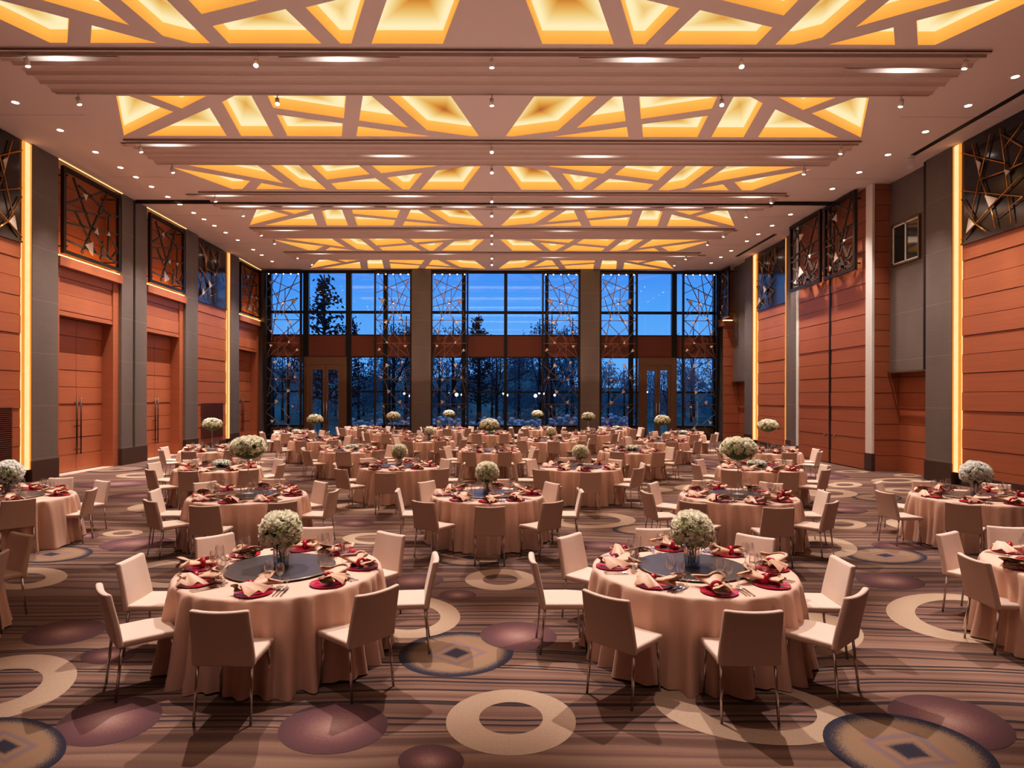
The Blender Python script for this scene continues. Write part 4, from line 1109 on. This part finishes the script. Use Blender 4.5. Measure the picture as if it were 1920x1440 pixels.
def fib(n, zmin):
    out = []
    for i in range(n):
        z = 1-(1-zmin)*(i+.5)/n; r = math.sqrt(max(0, 1-z*z)); a = i*2.39996; out.append((r*math.cos(a), r*math.sin(a), z))
    return out
def bouquet(kind, detail):
    """a list of (part name, mesh, local matrix) for one centrepiece"""
    rng = random.Random(hash(kind) % 97 if False else {'ball':3,'tall':5,'low':8,'hydra':13}[kind]); P = []; big = MB(); petals = MB()
    if kind == 'ball':   c, rx, rz_, n, s, zm, rm = .335, .175, .172, 60, .049, -.6, ROSE
    elif kind == 'hydra':c, rx, rz_, n, s, zm, rm = .36, .205, .195, 78, .050, -.6, ROSEW
    elif kind == 'tall': c, rx, rz_, n, s, zm, rm = .74, .275, .20, 76, .055, -.15, ROSE
    else:                c, rx, rz_, n, s, zm, rm = .07, .19, .075, 34, .045, .02, ROSEW
    pts = []
    for d in fib(n, zm):
        j = Vector(d)+Vector((rng.gauss(0,.05), rng.gauss(0,.05), rng.gauss(0,.05))); j.normalize()
        k = rng.uniform(.93,1.05); p = Vector((j.x*rx*k, j.y*rx*k, c+j.z*rz_*k)); q = Vector((j.x/rx, j.y/rx, j.z/rz_)).normalized()
        Mx = Matrix.Translation(p) @ q.to_track_quat('Z', 'X').to_matrix().to_4x4() @ Matrix.Rotation(rng.uniform(0,6), 4, 'Z') @ Matrix.Scale(s*rng.uniform(.85,1.15), 4)
        if detail: P.append(('rose', rm, Mx))
        else:
            b = len(petals.v); me = ROSE_LO
            petals.add([tuple(v) for v in ROSE_LO[0]], ROSE_LO[1], 0, True, Mx)
    if not detail: P.append(('blooms', petals.mesh('blooms', M['rose'] if rm is ROSE else M['rose_white']), None))
    lf = []
    nl = {'ball':110,'hydra':60,'tall':190,'low':80}[kind]
    for _ in range(nl):
        z = rng.uniform({'ball':-.95,'hydra':-.95,'tall':-.45,'low':-.2}[kind], .9 if kind != 'tall' else .5); r = math.sqrt(max(0,1-z*z)); a = rng.uniform(0,6.28)
        n_ = (r*math.cos(a), r*math.sin(a), z); k = rng.uniform(.92,1.16); lf.append(((n_[0]*rx*k, n_[1]*rx*k, c+n_[2]*rz_*k), n_))
    P.append(('foliage', leaf_mesh(lf, .034, rng, (c, rx*.88, rz_*.86)), None))
    m = MB()
    if kind in ('ball','hydra'):
        R_ = .074; H_ = .185
        m.lathe([(0,.004),(R_,.004),(R_,H_),(R_-.004,H_),(R_-.004,.012),(0,.012)], 24); P.append(('vase', m.mesh('vase', M['glass'], 50), None))
        m = MB(); m.lathe([(0,.013),(R_-.006,.013),(R_-.006,.05),(0,.05)], 20); P.append(('water', m.mesh('water', WATER, 50), None))
        m = MB()
        for i in range(14): a = 2*PI*i/14; m.tube((.035*math.cos(a*3),.035*math.sin(a*3),.02),(.045*math.cos(a),.045*math.sin(a),H_+.02),.004,n=5,cap=False)
        P.append(('stems', m.mesh('stems', M['leafdark']), None))
    elif kind == 'tall':
        m.lathe([(0,0),(.085,0),(.085,.006),(.03,.014),(.013,.03),(.012,.30),(.014,.50),(.03,.56),(.07,.64),(.125,.72),(.12,.72),(.066,.645),(.02,.56),(0,.55)], 24)
        P.append(('stand', m.mesh('stand', GLASSW, 50), None))
    else:
        m.lathe([(0,0),(.13,0),(.15,.03),(.14,.035),(0,.03)], 20); P.append(('bowl', m.mesh('bowl', M['glass'], 50), None))
    return P
WATER = thin_glass('vase water', (.62,.60,.52), .5, .02, .4)
def frosty():
    t = NT('milky glass stand'); a = t.n('ShaderNodeBsdfTransparent'); p = t.principled((.80,.74,.68), .12, 0, .7)
    x = t.n('ShaderNodeMixShader'); x.inputs[0].default_value = .42; t.t.links.new(a.outputs[0], x.inputs[1]); t.t.links.new(p, x.inputs[2]); return t.done(x.outputs[0])
GLASSW = frosty()
lo = MB(); lo.lathe([(0,-.6),(.55,-.45),(.92,0),(.72,.45),(.45,.40),(.34,.55),(0,.5)], 8); ROSE_LO = (lo.v, lo.f)
BQ = {(k, d): bouquet(k, d) for k in ('ball','hydra','tall','low') for d in (True, False)}
BQN = {'ball':('rose_bowl','ball of ivory roses in clear vase'), 'hydra':('flower_bowl','large white flower ball in clear vase'),
       'tall':('tall_flower_stand','dome of white roses on a tall glass stand'), 'low':('low_flower_arrangement','low spread of white flowers')}
def clock(dx, dy):                                          # seen from above, 6 o'clock nearest the camera
    h = (math.degrees(math.atan2(dx, dy)) % 360)/30; return h
nseat = 0; LIGHTS = []
for ti, T in enumerate(TB):
    cx_, cy_ = T['c']; ph = T['ph']; row = T['row']; rt = random.Random(100+ti)
    hidden = 'beyond' in ph
    # chairs
    seats = []
    if T['ch']:
        for bx, by in T['ch']:
            d = Vector((cx_-bx, cy_-by)); d.normalize(); a = math.atan2(d.y, d.x)+rt.uniform(-.05,.05)
            pos = Vector((bx, by))+Vector((math.cos(a), math.sin(a)))*.28
            seats.append((pos.x, pos.y, a))
    a0 = rt.choice((0, 22.5))+rt.uniform(-4,4)
    full = [math.radians(a0-90+45*k) for k in range(8)]
    if T['ch'] and len(T['ch']) >= 7:
        have = sorted(math.atan2(s[1]-cy_, s[0]-cx_) for s in seats)
    if T['ch'] is None:
        for a in full:
            r = 1.16+rt.uniform(-.04,.08); b = a+rt.uniform(-.05,.05)
            seats.append((cx_+r*math.cos(b), cy_+r*math.sin(b), b+PI+rt.uniform(-.10,.10)))
    elif ph.startswith('third row'):                        # those hidden in the photo behind other things, at the far side
        k = 0
        for a in full:
            p = (cx_+1.2*math.cos(a), cy_+1.2*math.sin(a))
            if math.sin(a) > .3 and len(seats) < 8 and all(math.dist(p, s[:2]) > .62 for s in seats): seats.append((*p, a+PI))
    used = {}
    marks = []
    for sx_, sy_, a in sorted(seats, key=lambda s: clock(s[0]-cx_, s[1]-cy_)):
        h = clock(sx_-cx_, sy_-cy_); hh = int(round(h)) % 12
        while hh in used: hh = (hh+1) % 12
        used[hh] = 1; marks.append((sx_, sy_, a, hh or 12))
    for sx_, sy_, a, hh in marks:
        face = "seen from behind" if hh in (5,6,7) else ('facing the camera' if hh in (11,12,1) else 'seen from the side')
        place('banquet_chair', CHAIR, (sx_, sy_, 0), a-PI/2, "beige chair %s at %d o'clock, %s" % (face, hh, ph), 'chair', 'chairs at the '+ph)
    # table, cloth, turntable
    place('round_table', [('tabletop', TOP, ()), ('pedestal', PED, ())], (cx_, cy_, 0), 0, 'round banquet table under the peach cloth, '+ph, 'table', 'round banquet tables')
    c = tag(link('tablecloth', CLOTHS[ti % 3]), 'peach satin tablecloth falling to the carpet, '+ph, 'tablecloth', 'round peach tablecloths'); c.location = (cx_, cy_, 0); c.rotation_euler.z = rt.uniform(0,6.28)
    if hidden: continue
    place('lazy_susan', [('disc', SUS, [('rim', SUSR)]), ('base', SUSB, ())], (cx_, cy_, TZ+.014), 0, 'dark smoked-glass turntable in the middle of the '+ph, 'turntable', 'glass turntables')
    # centrepiece
    if T['cp']:
        det = row <= 3; nm, lb = BQN[T['cp']]
        t = thing(nm, lb+' on the turntable, '+ph, 'flowers', (cx_, cy_, TZ+.0255), rt.uniform(0,6.28), 'centrepieces')
        if T['cp'] == 'low' : t.location.x += rt.uniform(-.12,.12)
        sc_ = {'ball':1.0 if row < 3 else .95}.get(T['cp'], 1.0); t.scale = (sc_,)*3
        for n_, me, mx in BQ[(T['cp'], det)]:
            o = link(n_, me, t)
            if mx is not None: o.matrix_local = mx
    # place settings at every seat round the table (8 of them)
    angs = [math.atan2(s[1]-cy_, s[0]-cx_) for s in seats]
    if len(angs) < 8 and T['ch']:
        base = angs[0]
        for k in range(8):
            a = base+k*PI/4
            if all(abs((a-b+PI) % (2*PI)-PI) > .5 for b in angs) and len(angs) < 8: angs.append(a)
    used = {}
    for a in sorted(angs, key=lambda a: clock(math.cos(a), math.sin(a))):
        hh = int(round(clock(math.cos(a), math.sin(a)))) % 12
        while hh in used: hh = (hh+1) % 12
        used[hh] = 1; hw = hh or 12; where = "at %d o'clock, %s" % (hw, ph)
        u = Vector((math.cos(a), math.sin(a))); rgt = Vector((-u.y, u.x))     # outward, and the diner's right
        def at(r, s): return (cx_+u.x*r+rgt.x*s, cy_+u.y*r+rgt.y*s)
        x0_, y0_ = at(.76, 0)
        if abs(x0_/y0_*F) > 1010 : continue
        o = tag(link('charger_plate', CHG), 'red glass charger plate '+where, 'plate', 'red charger plates'); o.location = (x0_, y0_, TZ+.0015)
        nrz = a+rt.choice((0, PI/2, PI/2, 1.0, -.9))+rt.uniform(-.4,.4)
        nx0, ny0 = at(.755+rt.uniform(-.03,.02), rt.uniform(-.05,.03))
        place('napkin', [('folded_cloth', NAPS[rt.randrange(4)], ()), ('napkin_ring', RING, ())], (nx0, ny0, TZ+.012), nrz, 'copper beige napkin in a red ring '+where, 'napkin', 'folded napkins').scale = (1.25, 1.25, 1.25)
        for nm, me, r, s, l in (('water_goblet', GOB, .565, .07, 'tall clear water goblet '), ('wine_glass', WIN, .575, .155, 'clear wine glass '), ('liqueur_glass', SHT, .60, .225, 'tiny clear liqueur glass ')):
            gx_, gy_ = at(r+rt.uniform(-.01,.01), s+rt.uniform(-.01,.01))
            o = tag(link(nm, me), l+where, 'glass', nm.replace('_',' ')+'s on the tables'); o.location = (gx_, gy_, TZ+.001)
        if row <= 2:
            for nm, me, s, l in (('table_fork', FRK, .185, 'silver fork '), ('table_spoon', SPN, .215, 'silver spoon '), ('table_knife', KNI, .25, 'silver knife ')):
                gx_, gy_ = at(.755, s); o = tag(link(nm, me), l+where, 'cutlery', 'cutlery on the tables'); o.location = (gx_, gy_, TZ+.001); o.rotation_euler.z = a-PI/2+PI+rt.uniform(-.06,.06)

# ------------------------------------------------------------------ lights
def spot(x, y, z, tx, ty, tz, W, deg=40, blend=.6, col=(1,.80,.62), rad=.06):
    l = bpy.data.lights.new('spot', 'SPOT'); l.energy = W; l.color = col; l.spot_size = math.radians(deg); l.spot_blend = blend; l.shadow_soft_size = rad
    o = bpy.data.objects.new('spot', l); COL.objects.link(o); o.location = (x, y, z)
    o.rotation_euler = (Vector((tx,ty,tz))-Vector((x,y,z))).to_track_quat('-Z','Y').to_euler()
def area(x, y, z, sx_, sy_, W, col=(1,.80,.62), up=False):
    l = bpy.data.lights.new('area', 'AREA'); l.shape = 'RECTANGLE'; l.size = sx_; l.size_y = sy_; l.energy = W; l.color = col
    o = bpy.data.objects.new('area', l); COL.objects.link(o); o.location = (x, y, z); o.rotation_euler = (PI if up else 0, 0, 0)
WARM = (1,.865,.82)
bandY = [4.4, 8.9]+[v for b in BANDS for v in b]
for T in TB:
    x, y = T['c']
    if 'beyond' in T['ph']: continue
    ya = min(bandY, key=lambda b: abs(b-(y+3.4))); yb = min(bandY, key=lambda b: abs(b-(y-1.8)))
    for dx in (-2.0, 1.7):
        spot(max(-10,min(10,x*.92+dx)), ya+.1, CEIL-.3, x, y+.1, .75, 2500, 27, .5, WARM, .05)
    spot(max(-9.9,min(9.9,x*.95)), yb-.1, CEIL-.3, x, y, .75, 500, 34, .6, WARM)
for x, y in DLS:                                               # side downlights: pools on the floor and walls
    spot(x, y, CEIL-.05, x+(.25 if x > 0 else -.25), y, 0, 880, 66, .8, WARM, .07)
for a, b in LB_:                                               # washers over the doors
    for f in (.3, .72): spot(-12.0, a+(b-a)*f, CEIL-.1, -12.98, a+(b-a)*f, 4.9, 900, 30, .8, (1,.82,.66), .05)
for y in (15.2, 16.6, 28.7, 30.1):
    for s in (-1, 1): spot(s*11.9, y, CEIL-.1, s*12.95, y, 5.3, 520, 34, .8, (1,.82,.66), .05)
for y in (22.0, 23.0, 24.3, 25.4): spot(11.45, y, CEIL-.1, 12.5, y, 4.8, 430, 36, .8, (1,.82,.66), .05)
for y in (-3.0, 1.5, 6.0): area(0, y, CEIL-.15, 14, 1.2, 75, (1,.72,.56))  # added fill lamps, unseen and without fixtures
for y in (13.8, 18.2, 22.8, 27.2, 31.6): area(0, y, CEIL-.25, 18, 1.0, 120, (1,.72,.56))  # added warm fill below the bands, no fixture of its own
# added upward fill lamps, standing in for bounce light on the ceiling
for y in (8, 16, 24, 32): area(0, y, 3.2, 20, 5, 170, (1,.72,.64), up=True)
for (a, b, *_q) in scr:
    x = (sx(a)+sx(b))/2; spot(x, SY-.6, CEIL-.2, x, SY+.02, 3.5, 900, 34, .7, (1,.74,.58), .04)
sun = bpy.data.lights.new('garden_fill_sun', 'SUN'); sun.energy = 1.8; sun.color = (.25,.55,1.0); sun.angle = 2.0  # added blue sun that brightens the lawn and trees
so = bpy.data.objects.new('garden_fill_sun', sun); COL.objects.link(so); so.location = (0, 60, 40); so.rotation_euler = (math.radians(-28), 0, 0)
for y0, y1 in NICHE:                                           # light from the ledge strips
    l = bpy.data.lights.new('ledge', 'AREA'); l.shape = 'RECTANGLE'; l.size = .06; l.size_y = y1-y0-.2; l.energy = 17; l.color = (1,.50,.13)
    o = bpy.data.objects.new('ledge', l); COL.objects.link(o); o.location = (-13.06, (y0+y1)/2, 6.66); o.rotation_euler = (0, math.radians(160), 0)
S.view_settings.view_transform = 'Standard'; S.view_settings.look = 'None'; S.view_settings.exposure = 0.0
S.view_settings.use_curve_mapping = True                       # a little contrast, as the photograph was finished
cmap = S.view_settings.curve_mapping; cv = cmap.curves[3]
for p in ((.04,.027),(.18,.155),(.5,.50)): cv.points.new(*p)
cmap.update()
cy = S.cycles
cy.max_bounces = 6; cy.diffuse_bounces = 3; cy.glossy_bounces = 2; cy.transmission_bounces = 3; cy.transparent_max_bounces = 10
cy.use_adaptive_sampling = True; cy.adaptive_threshold = .05; cy.adaptive_min_samples = 16
cy.caustics_reflective = False; cy.caustics_refractive = False; cy.sample_clamp_indirect = 4.0; cy.sample_clamp_direct = 0
for n_ in ('lamp lens','screen lamp','painted rib highlight','garden lamp glow','amber coffer side','cove strip','onyx strip light','amber strip light','luminous coffer top'):
    bpy.data.materials[n_].cycles.emission_sampling = 'NONE'       # too small to matter as lamps: the spots next to them light the room
cy.use_denoising = True
try: cy.denoiser = 'OPENIMAGEDENOISE'
except Exception: pass
cy.use_light_tree = True
